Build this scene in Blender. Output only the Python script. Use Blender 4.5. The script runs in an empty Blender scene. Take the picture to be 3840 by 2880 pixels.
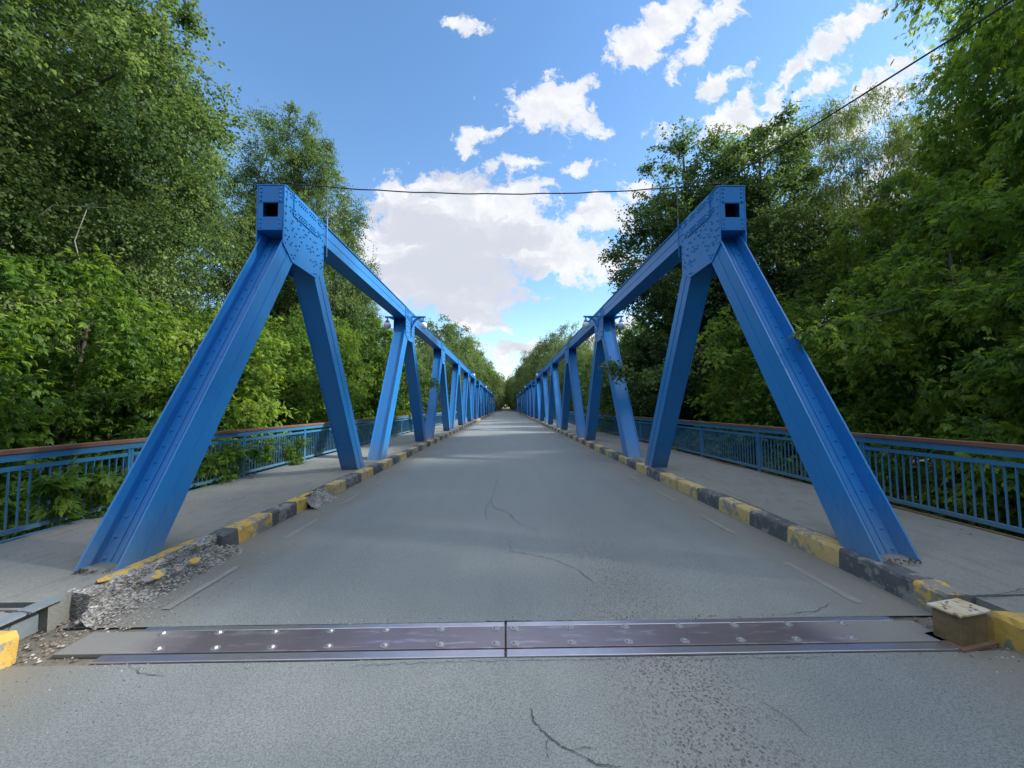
import bpy, math, random
import numpy as np
from mathutils import Vector, Matrix
R = math.radians
sc = bpy.context.scene
col = sc.collection
random.seed(7)

# ------------------------------------------------------------------ camera
CX, CH = 0.021, 1.42
YAW, PIT, ROLL = 0.0156, 0.0568, -0.0062
FPX = 1500.0
cam_d = bpy.data.cameras.new('camera'); cam = bpy.data.objects.new('camera', cam_d); col.objects.link(cam)
cam_d.sensor_width = 36.0; cam_d.lens = 36.0 * FPX / 3840.0; cam_d.clip_start = 0.05; cam_d.clip_end = 5000
fwd = Vector((math.sin(YAW) * math.cos(PIT), math.cos(YAW) * math.cos(PIT), math.sin(PIT)))
rt0 = Vector((math.cos(YAW), -math.sin(YAW), 0)); dn0 = -(rt0.cross(fwd))
rt = math.cos(ROLL) * rt0 - math.sin(ROLL) * dn0
dn = math.sin(ROLL) * rt0 + math.cos(ROLL) * dn0
m3 = Matrix((rt, -dn, -fwd)).transposed()
cam.matrix_world = Matrix.Translation((CX, 0, CH)) @ m3.to_4x4()
sc.camera = cam

# ------------------------------------------------------------------ light and sky
SUN_AZ, SUN_EL = R(84), R(35)          # azimuth measured from +Y towards +X
sdir = Vector((math.sin(SUN_AZ) * math.cos(SUN_EL), math.cos(SUN_AZ) * math.cos(SUN_EL), math.sin(SUN_EL)))
sun_d = bpy.data.lights.new('sun', 'SUN'); sun_d.energy = 2.7; sun_d.angle = R(3.5); sun_d.color = (1, .95, .86)
sun = bpy.data.objects.new('sun', sun_d); col.objects.link(sun)
sun.rotation_euler = (-sdir).to_track_quat('-Z', 'Y').to_euler()
sc.view_settings.view_transform = 'Standard'; sc.view_settings.look = 'None'
sc.view_settings.gamma = 1; sc.view_settings.use_curve_mapping = False
sc.view_settings.exposure = 1.42

w = bpy.data.worlds.new('World'); sc.world = w; w.use_nodes = True
nt = w.node_tree; nt.nodes.clear()
def N(nt, typ, **kw):
    n = nt.nodes.new(typ)
    for k, v in kw.items():
        if k == 'inp':
            for a, b in v.items(): n.inputs[a].default_value = b
        else: setattr(n, k, v)
    return n
def L(nt, a, b): nt.links.new(a, b)
def mth(nt, op, a, b=None, c=None, clamp=False):
    n = nt.nodes.new('ShaderNodeMath'); n.operation = op; n.use_clamp = clamp
    for i, x in enumerate((a, b, c)):
        if x is None: continue
        if isinstance(x, (int, float)): n.inputs[i].default_value = x
        else: nt.links.new(x, n.inputs[i])
    return n.outputs[0]
def mixc(nt, fac, a, b):
    n = nt.nodes.new('ShaderNodeMix'); n.data_type = 'RGBA'
    for s, x in ((n.inputs[0], fac), (n.inputs[6], a), (n.inputs[7], b)):
        if isinstance(x, (int, float)): s.default_value = x
        elif isinstance(x, tuple): s.default_value = (*x, 1) if len(x) == 3 else x
        else: nt.links.new(x, s)
    return n.outputs[2]
def ramp(nt, src, stops, interp='LINEAR'):
    n = nt.nodes.new('ShaderNodeValToRGB'); n.color_ramp.interpolation = interp
    e = n.color_ramp.elements
    while len(e) < len(stops): e.new(0.5)
    for i, (p, c) in enumerate(stops):
        e[i].position = p; e[i].color = (c, c, c, 1) if isinstance(c, (int, float)) else (*c, 1)
    nt.links.new(src, n.inputs[0]); return n.outputs[0]
def noise(nt, vec, scale, detail=4, rough=.55, dist=0):
    n = nt.nodes.new('ShaderNodeTexNoise'); n.inputs['Scale'].default_value = scale
    n.inputs['Detail'].default_value = detail; n.inputs['Roughness'].default_value = rough; n.inputs['Distortion'].default_value = dist
    if vec is not None: nt.links.new(vec, n.inputs['Vector'])
    return n.outputs[0]

sky = N(nt, 'ShaderNodeTexSky', sky_type='NISHITA', sun_disc=False)
sky.sun_elevation = SUN_EL; sky.sun_rotation = SUN_AZ
sky.air_density = 1.2; sky.dust_density = 0.15; sky.ozone_density = 3.0
tc = N(nt, 'ShaderNodeTexCoord')
sep = N(nt, 'ShaderNodeSeparateXYZ'); L(nt, tc.outputs['Generated'], sep.inputs[0])
yy = mth(nt, 'MAXIMUM', sep.outputs[1], 0.02)
ca = mth(nt, 'DIVIDE', sep.outputs[0], yy); cb = mth(nt, 'DIVIDE', sep.outputs[2], yy)
cmb = N(nt, 'ShaderNodeCombineXYZ'); L(nt, ca, cmb.inputs[0]); L(nt, cb, cmb.inputs[1])
# warp the cloud field with noise so that outlines billow
nz1 = N(nt, 'ShaderNodeTexNoise'); nz1.inputs['Scale'].default_value = 7; nz1.inputs['Detail'].default_value = 9; nz1.inputs['Roughness'].default_value = .62
L(nt, cmb.outputs[0], nz1.inputs['Vector'])
vs = N(nt, 'ShaderNodeVectorMath', operation='SUBTRACT'); L(nt, nz1.outputs['Color'], vs.inputs[0]); vs.inputs[1].default_value = (.5, .5, .5)
vm = N(nt, 'ShaderNodeVectorMath', operation='SCALE'); L(nt, vs.outputs[0], vm.inputs[0]); vm.inputs['Scale'].default_value = .125
va = N(nt, 'ShaderNodeVectorMath', operation='ADD'); L(nt, cmb.outputs[0], va.inputs[0]); L(nt, vm.outputs[0], va.inputs[1])
CLOUDS = [ # bearing and height of each cloud bank (tan units), radii, tilt, weight
 (-.125,.455,.235,.135,0,1.4),(-.16,.39,.20,.10,0,1.35),(.10,.41,.18,.07,-14,1.25),(-.16,.305,.20,.065,-6,1.25),(-.10,.24,.11,.045,-15,1),(-.155,.565,.09,.05,0,.9),(.20,.385,.08,.045,-25,.8),(-.26,.38,.12,.04,0,.8),
 (.125,.765,.13,.055,-8,.9),(.15,.80,.07,.06,0,.8),(-.07,.70,.065,.022,12,.6),(-.115,.665,.035,.025,0,.5),
 (.06,.635,.075,.02,5,.5),(.19,.62,.05,.018,0,.45),(.10,.57,.035,.016,0,.45),(.235,.51,.075,.045,20,.8),(.285,.47,.05,.04,0,.7),
 (.36,.96,.09,.06,25,.9),(.44,1.03,.10,.05,30,.9),(.53,.965,.05,.03,30,.6),(.57,1.03,.09,.04,40,.8),(.49,.91,.06,.03,35,.6),
 (.56,.835,.05,.035,35,.75),(.66,.90,.03,.015,40,.4),(.61,.745,.10,.055,22,.95),(.72,.84,.05,.012,45,.4),(.45,.71,.06,.03,0,.6),(.71,.79,.10,.03,45,.6),
 (.78,.90,.10,.022,40,.75),(.84,.86,.10,.025,40,.8),(.90,.99,.13,.035,40,.9),(.86,.87,.08,.03,40,.7),(.70,.70,.12,.05,10,.8),(.98,.80,.20,.06,35,.7),
 (-.10,1.0,.07,.025,0,.7),(-1.24,.565,.06,.022,-30,.7),(.02,.14,.09,.022,0,.8),(-.35,.30,.10,.03,0,.7),(-.47,.12,.2,.03,0,.6),
 (.30,.19,.12,.035,12,.7),(.45,.13,.25,.06,0,.8),(.07,.275,.022,.008,0,.5),(.02,.255,.03,.006,-8,.4),(-.24,.62,.02,.015,0,.35),
 (1.3,.6,.4,.2,20,.9),(-1.3,.25,.3,.1,0,.7),(.33,.56,.06,.03,0,.5),
]
acc = None
for cx_, cz_, rx_, rz_, tl_, wt_ in CLOUDS:
    mp = N(nt, 'ShaderNodeMapping', vector_type='TEXTURE')
    mp.inputs['Location'].default_value = (cx_, cz_, 0); mp.inputs['Rotation'].default_value = (0, 0, R(tl_)); mp.inputs['Scale'].default_value = (rx_ * 1.35, rz_ * 1.35, 1)
    L(nt, va.outputs[0], mp.inputs['Vector'])
    ln = N(nt, 'ShaderNodeVectorMath', operation='LENGTH'); L(nt, mp.outputs[0], ln.inputs[0])
    f = mth(nt, 'MULTIPLY_ADD', ln.outputs['Value'], -wt_, wt_)
    acc = f if acc is None else mth(nt, 'SMOOTH_MAX', acc, f, .12)
nzf = noise(nt, va.outputs[0], 15, 9, .66)
nzm = noise(nt, cmb.outputs[0], 5, 6, .55)
d0 = mth(nt, 'MULTIPLY_ADD', nzf, 2.3, -1.17)
d1 = mth(nt, 'MULTIPLY_ADD', nzm, .5, -.25)
dens = mth(nt, 'ADD', mth(nt, 'ADD', acc, d0), d1)
front = mth(nt, 'GREATER_THAN', sep.outputs[1], .05)
mask = ramp(nt, dens, [(0.09, 0), (.20, .38), (.33, .86), (.52, 1)])
mask = mth(nt, 'MULTIPLY', mask, front)
# banded grey undersides inside the thick banks
mpb = N(nt, 'ShaderNodeMapping'); mpb.inputs['Scale'].default_value = (3.2, 11, 1); L(nt, va.outputs[0], mpb.inputs['Vector'])
band = noise(nt, mpb.outputs[0], 1.0, 5, .5)
bgp = N(nt, 'ShaderNodeMapping', vector_type='TEXTURE'); bgp.inputs['Location'].default_value = (-.13, .36, 0); bgp.inputs['Rotation'].default_value = (0, 0, R(-12)); bgp.inputs['Scale'].default_value = (.30, .24, 1)
L(nt, va.outputs[0], bgp.inputs['Vector']); bl = N(nt, 'ShaderNodeVectorMath', operation='LENGTH'); L(nt, bgp.outputs[0], bl.inputs[0])
core = mth(nt, 'SUBTRACT', 1.0, bl.outputs['Value'])
thick = mth(nt, 'ADD', mth(nt, 'MULTIPLY_ADD', band, 3.4, -1.80), mth(nt, 'ADD', mth(nt, 'MULTIPLY', core, 1.0), mth(nt, 'MULTIPLY', d0, -.35)))
shade = ramp(nt, thick, [(-.25, 0), (0, .35), (.3, .9), (.6, 1)])
tex = noise(nt, va.outputs[0], 13, 6, .6)
white = mixc(nt, ramp(nt, mth(nt, 'ADD', tex, mth(nt, 'MULTIPLY', dens, -.22)), [(.22, 1), (.48, 0)]), (3.3, 3.35, 3.5), (2.7, 2.8, 3.05))
ccol = mixc(nt, shade, white, (2.3, 2.4, 2.75))
hs = N(nt, 'ShaderNodeHueSaturation'); hs.inputs['Saturation'].default_value = 1.12; hs.inputs['Value'].default_value = .86; L(nt, sky.outputs[0], hs.inputs['Color'])
skyc = mixc(nt, mask, hs.outputs[0], ccol)
# unseen bright clouds added overhead and behind the camera to lift and neutralise light
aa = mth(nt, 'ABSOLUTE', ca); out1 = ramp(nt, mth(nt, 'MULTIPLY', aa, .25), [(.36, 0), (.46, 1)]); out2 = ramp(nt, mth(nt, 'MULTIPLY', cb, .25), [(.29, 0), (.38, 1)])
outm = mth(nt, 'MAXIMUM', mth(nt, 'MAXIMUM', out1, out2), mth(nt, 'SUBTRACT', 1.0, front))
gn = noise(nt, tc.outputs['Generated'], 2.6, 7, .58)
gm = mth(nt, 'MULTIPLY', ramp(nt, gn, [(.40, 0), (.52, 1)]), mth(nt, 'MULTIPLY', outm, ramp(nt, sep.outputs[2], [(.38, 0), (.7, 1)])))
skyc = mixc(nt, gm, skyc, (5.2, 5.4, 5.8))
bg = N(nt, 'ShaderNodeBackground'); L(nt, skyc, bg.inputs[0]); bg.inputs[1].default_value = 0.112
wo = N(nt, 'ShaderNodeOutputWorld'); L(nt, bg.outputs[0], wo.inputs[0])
w.cycles.sampling_method = 'MANUAL'; w.cycles.sample_map_resolution = 512

# ------------------------------------------------------------------ materials
def newmat(name):
    m = bpy.data.materials.new(name); m.use_nodes = True
    nt = m.node_tree; b = nt.nodes['Principled BSDF']; return m, nt, b
def bump(nt, b, h, strength=.3, dist=.01):
    n = nt.nodes.new('ShaderNodeBump'); n.inputs['Strength'].default_value = strength; n.inputs['Distance'].default_value = dist
    nt.links.new(h, n.inputs['Height']); nt.links.new(n.outputs[0], b.inputs['Normal'])
def geo_pos(nt): return nt.nodes.new('ShaderNodeNewGeometry').outputs['Position']
def mapv(nt, v, s):
    n = nt.nodes.new('ShaderNodeMapping'); n.inputs['Scale'].default_value = s; nt.links.new(v, n.inputs['Vector']); return n.outputs[0]

def paint_mat(name, c, c2, rough=.42):
    m, nt, b = newmat(name); p = geo_pos(nt)
    n1 = noise(nt, p, 1.7, 5, .6); n2 = noise(nt, p, 40, 4, .7); n3 = noise(nt, mapv(nt, p, (6, 6, .9)), 3, 6, .7)
    cc = mixc(nt, n1, c, c2)
    dirt = ramp(nt, n3, [(.52, 0), (.74, .75)])
    cc = mixc(nt, dirt, cc, tuple(x * .55 + .04 for x in c))
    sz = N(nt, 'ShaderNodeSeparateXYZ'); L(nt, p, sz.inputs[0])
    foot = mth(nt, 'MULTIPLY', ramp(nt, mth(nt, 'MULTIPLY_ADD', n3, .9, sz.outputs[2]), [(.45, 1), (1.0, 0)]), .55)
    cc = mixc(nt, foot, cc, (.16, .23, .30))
    ch = ramp(nt, noise(nt, p, 23, 8, .75), [(.675, 0), (.695, 1)])
    cc = mixc(nt, mth(nt, 'MULTIPLY', ch, .8), cc, (.10, .045, .02))
    L(nt, cc, b.inputs['Base Color'])
    L(nt, ramp(nt, n2, [(0, rough - .08), (1, rough + .14)]), b.inputs['Roughness'])
    b.inputs['Specular IOR Level'].default_value = .4
    bump(nt, b, mth(nt, 'ADD', mth(nt, 'MULTIPLY', n2, .3), n3), .12, .004)
    return m
M = {}
M['blue'] = paint_mat('blue_paint', (.020, .215, .56), (.013, .165, .46), .36)
M['rail'] = paint_mat('rail_paint', (.035, .19, .38), (.028, .145, .30), .5)
def plain(name, c, rough=.6, metal=0, var=.3, scale=8, bs=.2, bd=.005):
    m, nt, b = newmat(name); p = geo_pos(nt); n1 = noise(nt, p, scale, 6, .65)
    L(nt, mixc(nt, n1, tuple(x * (1 - var) for x in c), tuple(min(1, x * (1 + var)) for x in c)), b.inputs['Base Color'])
    b.inputs['Roughness'].default_value = rough; b.inputs['Metallic'].default_value = metal
    bump(nt, b, noise(nt, p, scale * 8, 4, .6), bs, bd); return m
M['dark'] = plain('dark_inside', (.01, .015, .03), .9)  # near-black base colour stands in for shade inside hollows
M['wire'] = plain('black_cable', (.012, .012, .015), .6)
M['bark'] = plain('bark', (.075, .06, .048), .9, 0, .5, 9, .8, .03)
M['bark_pale'] = plain('pale_dead_wood', (.22, .20, .17), .85, 0, .3, 9, .5, .01)
M['globe'] = plain('opal_glass', (.74, .74, .77), .25, 0, .04)
M['rust'] = plain('rusty_steel', (.17, .11, .07), .8, 0, .6, 14)
M['rod'] = plain('rod_steel', (.16, .12, .11), .7, 0, .4, 10)
M['crack'] = plain('crack_dark', (.055, .06, .065), .95)
M['bedding'] = plain('gritty_bedding', (.17, .155, .13), .9, 0, .6, 26, .8, .01)
M['debris'] = plain('leaf_litter', (.10, .075, .05), .9, 0, .6, 30, .8, .01)

def wood_mat():
    m, nt, b = newmat('handrail_wood'); p = geo_pos(nt)
    n1 = noise(nt, mapv(nt, p, (30, 1.2, 30)), 2, 6, .7); n2 = noise(nt, p, 2.2, 5, .6)
    c = mixc(nt, n1, (.13, .05, .033), (.22, .10, .068))
    c = mixc(nt, ramp(nt, n2, [(.5, 0), (.7, .8)]), c, (.17, .145, .12))
    L(nt, c, b.inputs['Base Color']); b.inputs['Roughness'].default_value = .8; bump(nt, b, n1, .5, .004); return m
M['wood'] = wood_mat()

def asphalt_mat():
    m, nt, b = newmat('asphalt'); p = geo_pos(nt)
    sx = N(nt, 'ShaderNodeSeparateXYZ'); L(nt, p, sx.inputs[0])
    big = noise(nt, p, .55, 5, .55); mid = noise(nt, p, 3.2, 6, .6); fine = noise(nt, p, 95, 5, .75); grit = noise(nt, p, 240, 3, .8)
    c = mixc(nt, big, (.165, .194, .196), (.246, .276, .268))
    c = mixc(nt, ramp(nt, mid, [(.38, 0), (.66, .6)]), c, (.24, .27, .265))
    # tyre lanes, long streaks
    st = noise(nt, mapv(nt, p, (2.2, .10, 1)), 1.6, 4, .5)
    c = mixc(nt, ramp(nt, st, [(.38, .25), (.58, 0)]), c, (.15, .172, .178))
    # fine grain
    c = mixc(nt, ramp(nt, fine, [(.42, .85), (.56, 0)]), c, (.09, .10, .11))
    c = mixc(nt, ramp(nt, grit, [(.52, 0), (.66, .75)]), c, (.38, .40, .40))
    # coarse worn aggregate on the right wheel path
    vo = N(nt, 'ShaderNodeTexVoronoi'); vo.inputs['Scale'].default_value = 58
    wp = N(nt, 'ShaderNodeVectorMath', operation='ADD'); L(nt, mapv(nt, p, (1, .75, 1)), wp.inputs[0])
    wn = N(nt, 'ShaderNodeTexNoise'); wn.inputs['Scale'].default_value = 30; L(nt, p, wn.inputs['Vector'])
    ws = N(nt, 'ShaderNodeVectorMath', operation='SCALE'); ws.inputs['Scale'].default_value = .03; L(nt, wn.outputs['Color'], ws.inputs[0]); L(nt, ws.outputs[0], wp.inputs[1])
    L(nt, wp.outputs[0], vo.inputs['Vector'])
    gx = mth(nt, 'ABSOLUTE', mth(nt, 'SUBTRACT', sx.outputs[0], 1.02))
    near = ramp(nt, mth(nt, 'MULTIPLY', sx.outputs[1], .1), [(.25, 1), (.80, 0)])
    lane = mth(nt, 'MULTIPLY', ramp(nt, gx, [(.08, 1), (.62, 0)]), near)
    lane2 = mth(nt, 'MULTIPLY', lane, ramp(nt, mid, [(.3, .55), (.55, 1)]))
    peb = ramp(nt, vo.outputs['Distance'], [(.24, 1), (.44, 0)])
    pcol = ramp(nt, vo.outputs['Color'], [(.2, (.05, .055, .05)), (.55, (.10, .085, .08)), (.9, (.17, .175, .16))])
    pm = mth(nt, 'MULTIPLY', peb, mth(nt, 'MULTIPLY', lane2, 1.3), clamp=True)
    c = mixc(nt, mth(nt, 'MULTIPLY', lane2, .3), c, (.19, .20, .19))
    c = mixc(nt, pm, c, pcol)
    # sparse dark pits everywhere
    v2 = N(nt, 'ShaderNodeTexVoronoi'); v2.inputs['Scale'].default_value = 9; L(nt, wp.outputs[0], v2.inputs['Vector'])
    pit = mth(nt, 'MULTIPLY', ramp(nt, v2.outputs['Distance'], [(.05, 1), (.09, 0)]), ramp(nt, mid, [(.5, 0), (.58, 1)]))
    c = mixc(nt, mth(nt, 'MULTIPLY', pit, .7), c, (.06, .063, .065))
    # dusty shoulder beside both kerbs
    ax = mth(nt, 'ABSOLUTE', mth(nt, 'SUBTRACT', sx.outputs[0], .08))
    axn = mth(nt, 'ADD', ax, mth(nt, 'MULTIPLY_ADD', noise(nt, mapv(nt, p, (1, .35, 1)), 2.6, 6, .6), .8, -.4))
    shm = ramp(nt, mth(nt, 'MULTIPLY', axn, .25), [(.60, 0), (.74, .9)])
    dust = mixc(nt, fine, (.115, .112, .10), (.245, .235, .205))
    c = mixc(nt, shm, c, dust)
    # faint yellow-white scuffs of an old edge line
    L(nt, c, b.inputs['Base Color'])
    L(nt, ramp(nt, mid, [(0, .55), (1, .78)]), b.inputs['Roughness'])
    h = mth(nt, 'ADD', mth(nt, 'MULTIPLY', fine, .5), mth(nt, 'MULTIPLY', grit, .35))
    h = mth(nt, 'ADD', h, mth(nt, 'MULTIPLY', pm, -.8)); h = mth(nt, 'ADD', h, mth(nt, 'MULTIPLY', pit, -.6))
    bump(nt, b, h, .55, .006); return m
M['asphalt'] = asphalt_mat()

def pavement_mat():
    m, nt, b = newmat('pavement_concrete'); p = geo_pos(nt)
    n1 = noise(nt, p, .9, 6, .6); n2 = noise(nt, mapv(nt, p, (3, 1, 1)), 2.4, 6, .6); f = noise(nt, p, 60, 4, .75)
    c = mixc(nt, n1, (.19, .197, .185), (.265, .27, .255))
    c = mixc(nt, ramp(nt, n2, [(.5, 0), (.72, .6)]), c, (.135, .135, .12))
    c = mixc(nt, ramp(nt, f, [(.4, .45), (.56, 0)]), c, (.12, .12, .11))
    L(nt, c, b.inputs['Base Color']); b.inputs['Roughness'].default_value = .85
    bump(nt, b, mth(nt, 'ADD', f, mth(nt, 'MULTIPLY', n2, 1.5)), .5, .008); return m
M['pave'] = pavement_mat()

def kerb_mat(name, pc, wear):
    m, nt, b = newmat(name); p = geo_pos(nt)
    n1 = noise(nt, p, 9, 7, .68); f = noise(nt, p, 70, 5, .75); n0 = noise(nt, p, 2.1, 4, .5)
    conc = mixc(nt, f, (.13, .128, .12), (.34, .335, .31))
    pcc = mixc(nt, noise(nt, p, 25, 5, .7), tuple(x * .72 for x in pc), pc)
    k = mth(nt, 'ADD', mth(nt, 'MULTIPLY', n1, .6), mth(nt, 'MULTIPLY', n0, .4))
    c = mixc(nt, ramp(nt, k, [(wear - .02, 0), (wear + .02, 1)]), pcc, conc)
    sx = N(nt, 'ShaderNodeSeparateXYZ'); L(nt, p, sx.inputs[0])
    low = mth(nt, 'MULTIPLY', ramp(nt, mth(nt, 'ADD', sx.outputs[2], mth(nt, 'MULTIPLY', n1, .1)), [(-.12 + .0, .0), (.0, 0)]), 1)
    L(nt, c, b.inputs['Base Color']); b.inputs['Roughness'].default_value = .85
    bump(nt, b, mth(nt, 'ADD', f, mth(nt, 'MULTIPLY', n1, 2)), .7, .012); return m
M['yellow'] = kerb_mat('worn_yellow_paint', (.60, .46, .20), .535)
M['black'] = kerb_mat('worn_black_paint', (.10, .112, .13), .53)
M['yellow_near'] = kerb_mat('chipped_yellow_paint', (.66, .44, .10), .53)
def rubble_mat():
    m, nt, b = newmat('broken_concrete'); p = geo_pos(nt)
    v = N(nt, 'ShaderNodeTexVoronoi'); v.inputs['Scale'].default_value = 62; L(nt, mapv(nt, p, (1, .7, 1.3)), v.inputs['Vector'])
    c = ramp(nt, v.outputs['Color'], [(.1, (.12, .12, .115)), (.4, (.28, .275, .265)), (.65, (.42, .41, .40)), (.95, (.6, .59, .57))])
    c = mixc(nt, ramp(nt, noise(nt, p, 10, 6, .7), [(.60, 0), (.64, .9)]), c, (.50, .36, .09))
    c = mixc(nt, ramp(nt, noise(nt, p, 5, 6, .7), [(.46, .6), (.56, 0)]), c, (.10, .095, .08))
    L(nt, c, b.inputs['Base Color']); b.inputs['Roughness'].default_value = .9
    bump(nt, b, v.outputs['Distance'], .9, .02); return m
M['rubble'] = rubble_mat()
def steel_mat():
    m, nt, b = newmat('worn_steel_plate'); p = geo_pos(nt)
    sx = N(nt, 'ShaderNodeSeparateXYZ'); L(nt, p, sx.inputs[0])
    n1 = noise(nt, p, 2.4, 6, .6); n2 = noise(nt, p, 30, 5, .7); n3 = noise(nt, mapv(nt, p, (1, 5, 1)), 4, 5, .6)
    c = mixc(nt, n1, (.20, .165, .18), (.34, .30, .335))
    c = mixc(nt, ramp(nt, n3, [(.55, 0), (.7, .5)]), c, (.6, .59, .63))
    ax = mth(nt, 'ABSOLUTE', sx.outputs[0])
    dust = ramp(nt, mth(nt, 'MULTIPLY_ADD', n1, .12, mth(nt, 'MULTIPLY', ax, .3)), [(.70, 0), (.84, .95)])
    c = mixc(nt, dust, c, (.20, .20, .19))
    L(nt, c, b.inputs['Base Color'])
    L(nt, mth(nt, 'MULTIPLY_ADD', dust, -.7, .75), b.inputs['Metallic'])
    L(nt, mth(nt, 'ADD', ramp(nt, n2, [(0, .26), (1, .46)]), mth(nt, 'MULTIPLY', dust, .3)), b.inputs['Roughness'])
    bump(nt, b, mth(nt, 'ADD', n2, n1), .2, .004); return m
M['steel'] = steel_mat()
M['strip'] = plain('tyre_polished_steel', (.52, .50, .55), .28, .85, .25, 6, .15, .003)
M['angle'] = plain('grey_steel', (.20, .24, .27), .6, .2, .3, 12)
M['bolt'] = plain('bolt_steel', (.38, .38, .40), .42, .7, .2, 20, .1)
def box_mat():
    m, nt, b = newmat('painted_steel_box'); p = geo_pos(nt); gn = nt.nodes.new('ShaderNodeNewGeometry')
    n1 = noise(nt, p, 6, 6, .7); n2 = noise(nt, p, 14, 6, .7)
    c = mixc(nt, ramp(nt, n1, [(.4, 0), (.6, 1)]), (.50, .41, .24), (.56, .55, .49))
    c = mixc(nt, ramp(nt, n2, [(.52, 0), (.62, .9)]), c, (.14, .09, .055))
    L(nt, c, b.inputs['Base Color']); b.inputs['Roughness'].default_value = .75; bump(nt, b, n2, .4, .004); return m
M['boxpaint'] = box_mat()
M['boxside'] = plain('flaking_box_sides', (.16, .115, .06), .8, 0, .75, 11, .4)
M['line'] = kerb_mat('faded_white_line', (.30, .31, .31), .44)
def ground_mat():
    m, nt, b = newmat('undergrowth_soil'); p = geo_pos(nt)
    n1 = noise(nt, p, .6, 6, .6); n2 = noise(nt, p, 12, 5, .7)
    c = mixc(nt, ramp(nt, n1, [(.4, 0), (.6, 1)]), (.035, .05, .018), (.06, .055, .035))
    c = mixc(nt, n2, c, (.05, .085, .02))
    L(nt, c, b.inputs['Base Color']); b.inputs['Roughness'].default_value = .95; bump(nt, b, n2, .8, .06); return m
M['ground'] = ground_mat()

def leaf_mat(name, dark, mid, light, trans=.42, rough=.42, spec=.35, tmul=(1.8, 1.7, .7)):
    m, nt, b = newmat(name)
    at = N(nt, 'ShaderNodeAttribute', attribute_name='tint')
    oi = N(nt, 'ShaderNodeObjectInfo')
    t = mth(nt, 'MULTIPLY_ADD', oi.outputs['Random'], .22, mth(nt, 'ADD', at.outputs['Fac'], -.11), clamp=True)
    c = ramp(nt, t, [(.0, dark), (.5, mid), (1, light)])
    L(nt, c, b.inputs['Base Color']); b.inputs['Roughness'].default_value = rough; b.inputs['Specular IOR Level'].default_value = spec
    tr = N(nt, 'ShaderNodeBsdfTranslucent')
    tcx = N(nt, 'ShaderNodeVectorMath', operation='MULTIPLY'); L(nt, c, tcx.inputs[0]); tcx.inputs[1].default_value = tmul
    L(nt, tcx.outputs[0], tr.inputs[0])
    mx = N(nt, 'ShaderNodeMixShader'); mx.inputs[0].default_value = trans
    L(nt, b.outputs[0], mx.inputs[1]); L(nt, tr.outputs[0], mx.inputs[2])
    L(nt, mx.outputs[0], nt.nodes['Material Output'].inputs[0]); return m
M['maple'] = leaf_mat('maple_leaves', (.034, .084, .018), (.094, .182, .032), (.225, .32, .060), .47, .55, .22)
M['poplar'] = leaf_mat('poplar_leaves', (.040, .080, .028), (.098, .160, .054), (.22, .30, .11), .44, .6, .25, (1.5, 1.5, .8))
M['willow'] = leaf_mat('willow_leaves', (.06, .095, .042), (.10, .15, .068), (.16, .21, .10), .42, .6, .2)

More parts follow.
